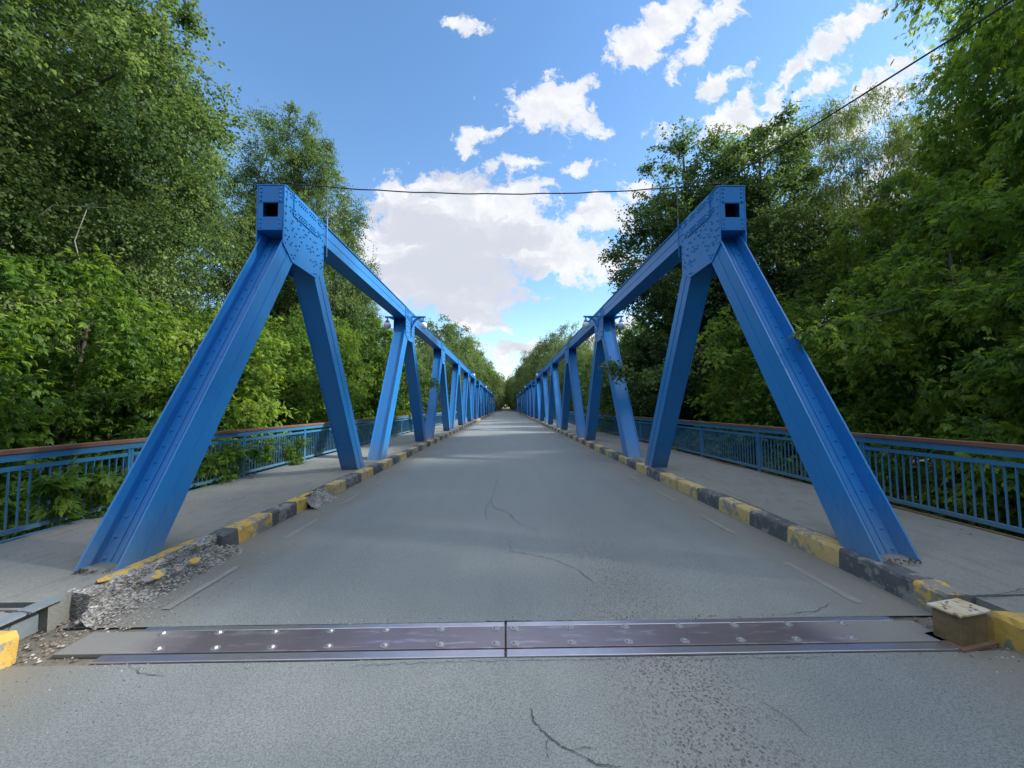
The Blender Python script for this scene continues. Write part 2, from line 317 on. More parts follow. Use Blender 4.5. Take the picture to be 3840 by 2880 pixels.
# ------------------------------------------------------------------ mesh helpers
class MB:
    """collects shapes and links them as ONE mesh object"""
    def __init__(s): s.v = []; s.f = []; s.m = []; s.mi = 0
    def add(s, vs, fs):
        o = len(s.v); s.v += [tuple(x) for x in vs]; s.f += [tuple(i + o for i in f) for f in fs]; s.m += [s.mi] * len(fs)
    def box(s, x0, x1, y0, y1, z0, z1):
        s.add([(x0,y0,z0),(x1,y0,z0),(x1,y1,z0),(x0,y1,z0),(x0,y0,z1),(x1,y0,z1),(x1,y1,z1),(x0,y1,z1)],
              [(0,3,2,1),(4,5,6,7),(0,1,5,4),(1,2,6,5),(2,3,7,6),(3,0,4,7)])
    def prism(s, poly, x0, x1):      # poly in (y,z), extruded along x
        n = len(poly); x0, x1 = min(x0, x1), max(x0, x1)
        s.add([(x0, y, z) for y, z in poly] + [(x1, y, z) for y, z in poly],
              [tuple(range(n)), tuple(range(2*n-1, n-1, -1))] + [(i, n+i, n+(i+1) % n, (i+1) % n) for i in range(n)])
    def obox(s, P, l, n, x0, x1, a0, a1, b0, b1):   # box in member frame: P + l*a + n*b, x range
        vs = []
        for a, b in ((a0,b0),(a1,b0),(a1,b1),(a0,b1)):
            q = P + l*a + n*b; vs.append((x0, q.y, q.z))
        for a, b in ((a0,b0),(a1,b0),(a1,b1),(a0,b1)):
            q = P + l*a + n*b; vs.append((x1, q.y, q.z))
        s.add(vs, [(0,1,2,3),(7,6,5,4),(0,4,5,1),(1,5,6,2),(2,6,7,3),(3,7,4,0)])
    def tube(s, pts, rs, k=8, cap=True):
        pts = [Vector(p) for p in pts]; o = []; vs = []
        for i, p in enumerate(pts):
            d = (pts[min(i+1, len(pts)-1)] - pts[max(i-1, 0)]).normalized()
            a = d.cross(Vector((0, 0, 1)) if abs(d.z) < .9 else Vector((0, 1, 0))).normalized(); b = d.cross(a)
            r = rs[i] if hasattr(rs, '__len__') else rs
            for j in range(k):
                t = 2*math.pi*j/k; vs.append(p + a*(r*math.cos(t)) + b*(r*math.sin(t)))
        fs = [(i*k+j, i*k+(j+1) % k, (i+1)*k+(j+1) % k, (i+1)*k+j) for i in range(len(pts)-1) for j in range(k)]
        if cap: fs += [tuple(range(k))[::-1], tuple((len(pts)-1)*k + j for j in range(k))]
        s.add(vs, fs)
    def dome(s, P, nrm, r, h, k=6):
        P = Vector(P); nrm = Vector(nrm).normalized()
        a = nrm.cross(Vector((0, 0, 1)) if abs(nrm.z) < .9 else Vector((0, 1, 0))).normalized(); b = nrm.cross(a)
        vs = [P + nrm*h]
        for rr, hh in ((.62, .82), (1, 0)):
            for j in range(k):
                t = 2*math.pi*j/k; vs.append(P + a*(r*rr*math.cos(t)) + b*(r*rr*math.sin(t)) + nrm*(h*hh))
        fs = [(0, 1+j, 1+(j+1) % k) for j in range(k)] + [(1+j, 1+k+j, 1+k+(j+1) % k, 1+(j+1) % k) for j in range(k)]
        s.add(vs, fs)
    def lathe(s, prof, c, k=16, axis='z'):
        vs = []; c = Vector(c)
        for r, z in prof:
            for j in range(k):
                t = 2*math.pi*j/k; vs.append(c + Vector((r*math.cos(t), r*math.sin(t), z)))
        n = len(prof)
        s.add(vs, [(i*k+j, i*k+(j+1) % k, (i+1)*k+(j+1) % k, (i+1)*k+j) for i in range(n-1) for j in range(k)])
    def build(s, name, mats, parent=None, smooth=False, bevel=0):
        me = bpy.data.meshes.new(name); me.from_pydata(s.v, [], s.f)
        if not isinstance(mats, (list, tuple)): mats = [mats]
        for m in mats: me.materials.append(m)
        if len(mats) > 1: me.polygons.foreach_set('material_index', s.m)
        if smooth: me.polygons.foreach_set('use_smooth', [True]*len(s.f))
        me.update(); o = bpy.data.objects.new(name, me); col.objects.link(o)
        if bevel:
            b = o.modifiers.new('bevel', 'BEVEL'); b.width = bevel; b.segments = 2; b.limit_method = 'ANGLE'; b.angle_limit = R(50)
        if parent: o.parent = parent
        return o
def tag(o, label=None, cat=None, group=None, kind=None):
    if label: o['label'] = label
    if cat: o['category'] = cat
    if group: o['group'] = group
    if kind: o['kind'] = kind
    return o
def empty(name, loc=(0, 0, 0)):
    o = bpy.data.objects.new(name, None); col.objects.link(o); o.location = loc; o.empty_display_size = .3; return o
def copy_tree(o, parent=None):
    c = o.copy(); col.objects.link(c); c.parent = parent
    for ch in list(o.children): copy_tree(ch, c)
    return c
def raw_mesh(name, V, F, tint=None, mat=None, smooth=False):
    """V (n,3), F (m,4)"""
    me = bpy.data.meshes.new(name); n, m_ = len(V), len(F); k = F.shape[1]
    me.vertices.add(n); me.vertices.foreach_set('co', np.asarray(V, np.float32).ravel())
    me.loops.add(m_*k); me.loops.foreach_set('vertex_index', F.astype(np.int32).ravel())
    me.polygons.add(m_); me.polygons.foreach_set('loop_start', np.arange(0, m_*k, k, dtype=np.int32)); me.polygons.foreach_set('loop_total', np.full(m_, k, np.int32))
    if tint is not None:
        a = me.attributes.new('tint', 'FLOAT', 'FACE'); a.data.foreach_set('value', tint.astype(np.float32))
    if mat: me.materials.append(mat)
    if smooth: me.polygons.foreach_set('use_smooth', np.ones(m_, bool))
    me.update(calc_edges=True); return me

# ------------------------------------------------------------------ setting
BR0, BR1 = 2.88, 273.5            # the bridge starts and ends
KL, KR = -3.16, 3.30              # road faces of the two kerbs
def gz(x, y):
    e = np.clip((np.abs(x) - 5.6) / 2.5, 0, 1); e = e*e*(3-2*e)
    nearend = np.clip((6 - y) / 7, 0, 1); farend = np.clip((y - 262) / 12, 0, 1)
    top = np.maximum(nearend, farend)
    lowz = -1.7 - 1.6*np.clip((y-10)/30, 0, 1)
    side = -.28 - .5*e
    z = lowz*(1-top) + side*top
    return z + .12*np.sin(x*.9 + y*.37) * e
xs = np.unique(np.concatenate([np.linspace(-420, -20, 30), np.linspace(-20, 20, 61), np.linspace(20, 420, 30)]))
ys = np.unique(np.concatenate([np.linspace(-120, 0, 20), np.linspace(0, 20, 30), np.linspace(20, 300, 90), np.linspace(300, 900, 30)]))
XX, YY = np.meshgrid(xs, ys, indexing='ij'); ZZ = gz(XX, YY)
ZZ = ZZ + np.where((np.abs(XX) < 5.5) & (YY > 2) & (YY < 274), -1.2, 0)
V = np.stack([XX, YY, ZZ], -1).reshape(-1, 3); nx, ny = XX.shape
I, J = np.meshgrid(np.arange(nx-1), np.arange(ny-1), indexing='ij'); b0 = (I*ny+J).ravel()
o = bpy.data.objects.new('ground', raw_mesh('ground', V, np.stack([b0, b0+ny, b0+ny+1, b0+1], -1), None, M['ground'], True)); col.objects.link(o)
tag(o, kind='structure')

g = MB(); g.box(KL-.4, KR+.4, BR0, BR1, -.62, -.23); g.box(-5.4, KL-.35, BR0, BR1, -.5, -.20); g.box(KR+.35, 5.4, BR0, BR1, -.5, -.20)
tag(g.build('bridge_deck', M['pave']), kind='structure')
# road surface, gently uneven, one sheet before the joint and one beyond it
def sheet(name, x0, x1, ys_, z, mat, amp=.004, nxn=40):
    xs_ = np.linspace(x0, x1, nxn); X_, Y_ = np.meshgrid(xs_, ys_, indexing='ij')
    Z_ = z + amp*(np.sin(X_*1.3+Y_*.8)*.5 + np.sin(X_*2.9-Y_*1.7)*.5)
    V_ = np.stack([X_, Y_, Z_], -1).reshape(-1, 3); a, b = X_.shape
    I_, J_ = np.meshgrid(np.arange(a-1), np.arange(b-1), indexing='ij'); q = (I_*b+J_).ravel()
    o_ = bpy.data.objects.new(name, raw_mesh(name, V_, np.stack([q, q+b, q+b+1, q+1], -1), None, mat, True)); col.objects.link(o_); return o_
tag(sheet('road', -3.7, 3.75, np.linspace(-16, 2.66, 60), -.19, M['asphalt']), kind='structure')
tag(sheet('road', -3.3, 3.45, np.concatenate([np.linspace(3.10, 30, 90), np.linspace(30.5, BR1, 60)]), -.19, M['asphalt'], .003), kind='structure')
tag(sheet('road', -3.3, 3.4, np.linspace(BR1+.05, 420, 40), -.20, M['asphalt'], .0, 6), kind='structure')
g = MB(); g.box(-3.6, 3.7, 2.60, 3.16, -.34, -.208); tag(g.build('joint_bed', M['bedding']), kind='structure')

def pavement(x0, x1, y0, y1):
    ys_ = np.arange(y0, y1+.01, .25) if y1-y0 < 60 else np.concatenate([np.arange(y0, 24, .25), np.linspace(24, y1, 80)])
    xs_ = np.linspace(x0, x1, 12); g = MB()
    top = [[(x, y, .0 + .008*math.sin(x*2.3+y*1.1) + .006*math.sin(y*2.9-x)) for y in ys_] for x in xs_]
    vs = [p for r_ in top for p in r_]; n = len(ys_)
    fs = [(i*n+j, (i+1)*n+j, (i+1)*n+j+1, i*n+j+1) for i in range(11) for j in range(n-1)]
    g.add(vs, fs)
    for xi in (0, 11):     # sides
        a = top[xi]; g.add(a + [(p[0], p[1], -.21) for p in a], [(j, n+j, n+j+1, j+1) for j in range(n-1)])
    for j in (0, n-1):
        a = [top[i][j] for i in range(12)]; g.add(a + [(p[0], p[1], -.21) for p in a], [(i, 12+i, 13+i, i+1) for i in range(11)])
    return tag(g.build('pavement', M['pave'], smooth=False), kind='structure')
pavement(-5.38, KL-.19, 3.08, BR1); pavement(KR+.20, 5.38, 3.03, BR1)
pavement(-5.9, -3.42, -14, 3.065); pavement(3.50, 5.9, -14, 3.015)

# ---- kerbs
def nz3(x, y, z): return math.sin(x*31+y*17.3+z*11)*.5 + math.sin(x*73-y*41+z*57)*.3 + math.sin(y*97+z*83+x*19)*.2
def kerb(face, back, bounds, first, name='kerb', rough=.006, mats=None, z0=-.22, z1=.0, chips=0):
    """bounds: list of y; colours alternate from first (0 yellow, 1 black)"""
    g = MB(); s = 1 if back > face else -1
    prof = [(face, z0), (face + s*.004, -.10), (face + s*.008, z1-.022), (face + s*.024, z1), (back, z1), (back, z0)]
    for i in range(len(bounds)-1):
        y0, y1 = bounds[i], bounds[i+1]; g.mi = (first + i) % 2
        n = max(2, int((y1-y0)/.06)) if y0 < 12 else 2
        vs = []
        for j in range(n+1):
            y = y0 + (y1-y0)*j/n
            for q, (x, z) in enumerate(prof):
                a = rough*nz3(x, y, z) if y0 < 25 else 0
                dz = rough*nz3(z, x, y) if q in (2, 3, 4) else 0
                if q in (2, 3) and chips:
                    c_ = max(0, math.sin(y*7.7)+math.sin(y*17.1)-1.05)*chips; a += s*c_; dz -= c_
                vs.append((x+a, y, z+dz))
        k = len(prof)
        fs = [(j*k+q, (j+1)*k+q, (j+1)*k+q+1, j*k+q+1) for j in range(n) for q in range(k-1)]
        fs += [tuple(range(k)), tuple(n*k+q for q in range(k))[::-1]]
        g.add(vs, fs)
    return tag(g.build(name, mats or [M['yellow'], M['black']]), kind='structure')
kerb(KR-.006, KR+.19, [3.02, 3.275], 0, mats=[M['yellow_near'], M['black']], chips=.01, rough=.01)
kerb(KR, KR+.19, [3.28, 4.0, 4.72, 5.45, 5.84], 1, chips=.02)
kerb(KR, KR+.19, [5.855, 6.23, 6.94, 7.72], 0, chips=.02)
seg = [7.78 + .78*i for i in range(9)]; kerb(KR-.02, KR+.19, seg, 0, chips=.02)
y = seg[-1]
while y < BR1-1:
    e = min(y + .05 + .8*24, BR1); kerb(KR-.02, KR+.19, [y+.05+.8*i for i in range(int((e-y)/.8)+1)], 0, rough=.004); y = e
kerb(KL-.05, KL-.24, [3.24, 4.625], 0, mats=[M['rubble'], M['rubble']], rough=.022, chips=.05)
kerb(KL, KL-.19, [4.62, 4.90], 1, chips=.05, rough=.014); kerb(KL+.0, KL-.19, [4.905, 5.26, 5.60], 0, mats=[M['yellow_near'], M['yellow_near']], chips=.03, rough=.010)
kerb(KL, KL-.19, [5.605, 6.22], 1, chips=.02)
kerb(KL-.01, KL-.19, [6.22, 6.55], 0, mats=[M['yellow_near'], M['black']], rough=.015, chips=.06)
kerb(KL+.02, KL-.19, [7.55, 8.05, 8.9, 9.68, 10.45, 11.3, 12.1, 12.9, 13.7], 0, chips=.03)
y = 13.72
while y < BR1-1:
    e = min(y + .04 + .8*24, BR1); kerb(KL+.01, KL-.19, [y+.04+.8*i for i in range(int((e-y)/.8)+1)], 0, rough=.004); y = e
# kerb stones before the joint
def stone(name, x0, x1, y0, y1, z0, z1, mat, label, amp=.015, seed=1):
    g = MB(); n = 14; rnd = random.Random(seed)
    ring = []
    for j in range(n+1):
        y_ = y0+(y1-y0)*j/n; t = min(1, min(j, n-j)/1.2)
        hx, hz = (x1-x0)/2, (z1-z0); cx_ = (x0+x1)/2; sh = .92 + .08*t
        pts = [(-1, 0), (-1, .45), (-.98, .86), (-.84, 1), (-.3, 1.02), (.3, 1.0), (.86, .98), (1, .8), (1, 0)]
        for px_, pz_ in pts:
            x_ = cx_ + hx*sh*px_; z_ = z0 + hz*(pz_*(sh if pz_ > .5 else 1))
            k_ = amp*nz3(x_, y_, z_); ring.append((x_+k_, y_, z_+amp*.8*nz3(z_, y_, x_)*(pz_ > .3)))
    k = 9; fs = [(j*k+q, (j+1)*k+q, (j+1)*k+q+1, j*k+q+1) for j in range(n) for q in range(k-1)] + [tuple(range(k)), tuple(n*k+q for q in range(k))[::-1]]
    g.add(ring, fs); o_ = g.build(name, mat); return tag(o_, label, 'kerb stone', 'loose kerb stones before the bridge joint')
stone('kerb_stone', -3.42, -3.13, 1.55, 2.73, -.22, .015, M['yellow_near'], 'chipped yellow kerb stone at the left edge, before the hole beside the steel joint')
stone('kerb_stone', 3.34, 3.58, 2.02, 2.82, -.22, .0, M['yellow_near'], 'yellow kerb stone at the right edge, just in front of the square steel box', .01, 2)
kerb(3.34, 3.58, [-6, -4.5, -3, -1.5, 0, 2.0], 0, rough=.006)
kerb(-3.13, -3.42, [-6, -4.5, -3, -1.5, 0, 1.53], 1, rough=.006)

# ---- broken kerb on the left: rubble heap, leftover paint, gravel
def rubble(y0, y1, hfun, seed, x_in, x_out):
    g = MB(); ny_, nx_ = int((y1-y0)/.022), 26; vs = []
    for j in range(ny_+1):
        y_ = y0+(y1-y0)*j/ny_; h = hfun(y_)
        for i in range(nx_+1):
            t = i/nx_; x_ = x_in + (x_out-x_in)*t
            prof = (1-max(0, (t-.30)/.70)**.75) if t > .30 else 1
            z_ = -.20 + h*prof + .020*nz3(x_*1.3+seed, y_*1.1, 0)*(.3+prof) + .010*nz3(x_*4, y_*4, seed)
            vs.append((x_ + .006*nz3(y_, x_, 3), y_, max(z_, -.205)))
    k = nx_+1
    g.add(vs, [(j*k+i, (j+1)*k+i, (j+1)*k+i+1, j*k+i+1) for j in range(ny_) for i in range(nx_)])
    return tag(g.build('rubble', M['rubble'], smooth=False), 'crumbled grey concrete where the left kerb has broken away', 'rubble', kind='stuff')
rubble(3.10, 4.68, lambda y: .13*min(1, max(0.1, (y-3.02)/.30))*(1-.3*math.sin(y*5)**2)*(1 if y < 4 else 1.15-.5*(y-4)), 1, -3.20, -2.97)
rubble(6.5, 7.45, lambda y: .20*(1-.25*abs(math.sin((y-6.5)*3.1)))*min(1, (7.52-y)/.15), 5, -3.36, -2.97)
def flakes(pts, name='paint'):
    g = MB()
    for cx_, cy_, cz_, rx_, ry_, tilt in pts:
        n = 14; vs = []
        for k in range(n):
            t = 2*math.pi*k/n; r_ = 1 + .22*nz3(t, cx_*9, cy_)
            vs.append((cx_+rx_*r_*math.cos(t), cy_+ry_*r_*math.sin(t), cz_ - tilt*(rx_*r_*math.cos(t)) + .006))
        vs += [(a, b, c-.007) for a, b, c in vs]
        g.add(vs, [tuple(range(n))] + [(k, n+k, n+(k+1) % n, (k+1) % n) for k in range(n)])
    return g
g = flakes([(-3.34, 4.0, .004, .05, .46, .1), (-3.31, 3.62, .0, .065, .2, .2), (-3.075, 3.66, -.045, .035, .12, .6), (-3.04, 3.88, -.075, .025, .045, .6), (-3.05, 4.08, -.075, .03, .06, .6), (-3.27, 6.72, .0, .04, .25, .1)])
tag(g.build('kerb_paint', M['yellow_near']), 'flakes of yellow paint left on the broken left kerb', 'paint flakes', kind='stuff')
# gravel and grit along the kerbs: uncountable
rng = np.random.default_rng(3)
g = MB()
def pebble(x_, y_, z_, r_):
    a = rng.random(3)*.6+.7
    pts = [(r_*a[0], 0, 0), (0, r_*a[1], 0), (-r_*a[2], 0, 0), (0, -r_*a[0], 0), (0, 0, r_*.7)]
    t = rng.random()*6.28; c_, s_ = math.cos(t), math.sin(t)
    g.add([(x_+p[0]*c_-p[1]*s_, y_+p[0]*s_+p[1]*c_, z_+p[2]) for p in pts], [(0, 1, 4), (1, 2, 4), (2, 3, 4), (3, 0, 4)])
def scat(n, x0, x1, y0, y1, z_, r0, r1, mis=(0, 1, 2)):
    for _ in range(n):
        g.mi = int(rng.choice(mis)); pebble(x0+(x1-x0)*rng.random(), y0+(y1-y0)*rng.random(), z_, r0+(r1-r0)*rng.random()**2)
for _ in range(1500):
    y_ = 3.12+1.6*rng.random(); x_ = -3.18+.45*rng.random()**1.2; t_ = (x_+3.20)/.27
    pr_ = 1 if t_ < .3 else max(0, 1-max(0, (t_-.3)/.7)**.75); h_ = .13*min(1, max(.1, (y_-3.02)/.30))*(1-.3*math.sin(y_*5)**2)*(1 if y_ < 4 else 1.15-.5*(y_-4))
    g.mi = int(rng.choice([0, 0, 1])); pebble(x_, y_, -.197+h_*pr_, .003+.011*rng.random()**2)
for _ in range(500):
    y_ = 6.5+.95*rng.random(); x_ = -3.34+.45*rng.random()**1.2; t_ = (x_+3.36)/.39
    pr_ = 1 if t_ < .3 else max(0, 1-max(0, (t_-.3)/.7)**.75)
    g.mi = int(rng.choice([0, 0, 1])); pebble(x_, y_, -.195+.16*pr_, .004+.011*rng.random()**2)
scat(700, -3.1, -2.45, 3.1, 5.6, -.190, .002, .009); scat(420, -3.5, -2.75, 2.7, 3.25, -.195, .004, .016, (0, 1, 2, 2)); scat(180, -3.2, -2.6, 5.5, 8.5, -.19, .004, .012)
scat(90, -2.9, -2.1, 2.1, 2.64, -.19, .003, .007, (0, 1, 1)); scat(220, 2.85, 3.5, 2.45, 3.1, -.192, .004, .013, (0, 1, 2, 2)); scat(120, 2.9, 3.28, 3.1, 5, -.19, .003, .008)
scat(260, -2.6, 2.9, 3.09, 3.17, -.19, .003, .009); scat(200, -2.6, 2.9, 2.60, 2.665, -.19, .003, .008); scat(160, -3, 3, .8, 2.6, -.19, .002, .005, (0, 1))
for _ in range(260):
    sd_ = -1 if rng.random() < .5 else 1; g.mi = int(rng.choice([0, 1, 1, 2])); pebble(sd_*(3.85+1.5*rng.random()), 2.2+14*rng.random()**1.5, .006, .004+.012*rng.random()**3)
tag(g.build('gravel', [plain('grit_pale', (.38, .365, .34), .9), plain('grit_dark', (.10, .095, .09), .9), plain('grit_rusty', (.24, .19, .14), .9)]),
    'loose grit and gravel lying along the kerbs and the joint', 'gravel', kind='stuff')
# hole with steel ledge at the left end of the joint
g = MB(); g.box(-3.43, -3.31, 2.745, 3.16, -.004, .009); g.box(-3.425, -3.41, 2.745, 3.12, -.2, -.0045)
tag(g.build('edge_angle', M['angle']), 'steel ledge over the hole at the left end of the joint', 'steel angle')

# ---- expansion joint
ej = tag(empty('expansion_joint', (0, 2.88, -.19)), 'flat steel expansion joint bolted across the road in the foreground', 'expansion joint')
def loc(o_): o_.location = (0, -2.88, .19); return o_
g = MB(); g.box(-2.95, .006, 2.755, 3.015, -.204, -.178); loc(g.build('cover_plate', M['steel'], ej, bevel=.003))
g = MB(); g.box(.016, 3.02, 2.755, 3.015, -.204, -.178); loc(g.build('cover_plate', M['steel'], ej, bevel=.003))
g = MB(); g.box(-2.62, .006, 2.665, 2.745, -.22, -.180); loc(g.build('edge_strip', M['strip'], ej, bevel=.006))
g = MB(); g.box(.016, 3.02, 2.665, 2.745, -.22, -.180); loc(g.build('edge_strip', M['strip'], ej, bevel=.006))
g = MB(); g.box(-2.62, .006, 3.024, 3.085, -.22, -.182); loc(g.build('edge_strip', M['strip'], ej, bevel=.006))
g = MB(); g.box(.016, 2.90, 3.024, 3.085, -.22, -.182); loc(g.build('edge_strip', M['strip'], ej, bevel=.006))
bolts = [(-.06, 2.985), (-.055, 2.80), (.075, 2.985), (.075, 2.80)]
for i in range(1, 7): bolts += [(-.06-.395*i, 2.985), (.075+.40*i, 2.985)]
for i in range(1, 7): bolts += [(-.055-.375*i, 2.80), (.075+.385*i, 2.80)]
for bx_, by_ in bolts:
    if bx_ < -2.75: continue
    g = MB(); g.dome((bx_, by_, -.178), (0, 0, 1), .021, .016, 6); g.lathe([(.031, 0), (.031, .003), (.0, .003)], (bx_, by_, -.178), 12)
    loc(g.build('bolt', M['bolt'], ej))

# ---- square steel box beside the right kerb
bxo = tag(empty('steel_box', (3.125, 2.785, -.19)), 'square rusty steel box with holes in its pale top, between two kerb stones', 'steel box')
bxo.rotation_euler.z = R(13)
g = MB(); g.box(-.130, .130, -.075, .075, 0, .205)
b_ = g.build('body', M['boxside'], bxo, bevel=.004)
g = MB(); g.box(-.152, .152, -.092, .092, .2055, .220)
g.build('top_plate', M['boxpaint'], bxo, bevel=.003)
for hx, hy in ((-.105, .02), (-.125, -.0), (-.02, .055), (.01, .066), (.06, -.03), (.10, -.01), (.0, -.06)):
    g = MB(); g.lathe([(.009, 0), (.0, 0)], (hx, hy, .2212), 10); g.build('bolt_hole', M['dark'], bxo)
g = MB(); g.box(-.17, .17, -.105, .105, -.008, .012); g.build('base_plate', M['rust'], bxo)

# ---- cracks, thin dark ribbons laid on the surface
def unproj(u, v, z):            # photo measurement (2212 px wide) to a point on the surface
    a = (u*1.736-1920)/FPX; b = (v*1.736-1440)/FPX
    d = fwd + rt*a + dn*b; t = (z-CH)/d.z
    return Vector((CX+d.x*t, d.y*t, z))
g = MB()
def crack(pts, z, w0=.006, sub=6, seed=0):
    P = [unproj(u, v, z) for u, v in pts]; rnd = random.Random(seed+len(pts)); out = []
    for a, b in zip(P[:-1], P[1:]):
        ln = (b-a).length
        for k in range(sub):
            q = a.lerp(b, k/sub); q += Vector((rnd.uniform(-1, 1), rnd.uniform(-1, 1), 0))*min(ln*.055, .012); out.append(q)
    out.append(P[-1]); vs = []
    for i, q in enumerate(out):
        d = (out[min(i+1, len(out)-1)]-out[max(i-1, 0)]).normalized(); s_ = Vector((-d.y, d.x, 0)); ww = w0*rnd.uniform(.25, 1.1)*min(1, .25+min(i, len(out)-1-i)/3)
        vs += [q+s_*ww, q-s_*ww]
    g.add(vs, [(2*i, 2*i+1, 2*i+3, 2*i+2) for i in range(len(out)-1)])
ZR = -.1845
crack([(1075, 1035), (1069, 1058), (1060, 1078), (1066, 1096), (1098, 1108), (1125, 1135), (1165, 1146)], ZR, .004)
crack([(1100, 1170), (1103, 1190), (1150, 1198), (1190, 1206), (1240, 1226), (1290, 1262)], ZR, .004, seed=2)
crack([(1147, 1528), (1152, 1558), (1186, 1590), (1214, 1612), (1240, 1622), (1290, 1650), (1345, 1656)], ZR, .004, 9, seed=3)
crack([(1186, 1590), (1180, 1612), (1186, 1640)], ZR, .002, seed=13)
crack([(1060, 1078), (1048, 1100), (1052, 1125)], ZR, .003, seed=14)
crack([(1190, 1206), (1215, 1200), (1240, 1205)], ZR, .002, seed=15)
crack([(1240, 1622), (1262, 1612), (1290, 1618)], ZR, .002, seed=16)
crack([(350, 1356), (480, 1357), (600, 1356), (760, 1352), (930, 1347), (1100, 1341), (1300, 1342), (1500, 1344), (1650, 1342), (1760, 1334), (1870, 1337), (1985, 1332)], -.1835, .005, 26, 4)
crack([(760, 1437), (1000, 1428), (1250, 1424), (1500, 1423), (1800, 1418)], ZR, .002, 26, 5)
crack([(1430, 1430), (1450, 1452), (1462, 1480)], ZR, .003, seed=6)
crack([(265, 1425), (300, 1452), (360, 1462)], ZR, .003, seed=7)
crack([(1620, 1500), (1690, 1540), (1760, 1600)], ZR, .002, seed=8)
crack([(-20, 1317), (40, 1321), (78, 1324)], .011, .012, seed=9)
crack([(2058, 1280), (2100, 1286), (2150, 1284), (2230, 1268)], .012, .008, seed=10)
crack([(1660, 1330), (1760, 1320), (1800, 1300)], ZR, .003, seed=11)
tag(g.build('road_cracks', M['crack']), kind='structure')
# ---- faded edge-line dashes
g = MB()
for sx_, x_ in ((-1, -2.72), (1, 2.88)):
    y_ = 3.35 if sx_ < 0 else 3.3
    for k in range(26):
        g.add([(x_-.035, y_, -.1855), (x_+.035, y_, -.1855), (x_+.035, y_+.85, -.1855), (x_-.035, y_+.85, -.1855)], [(0, 1, 2, 3)]); y_ += 1.75
tag(g.build('edge_line', M['line']), kind='structure')

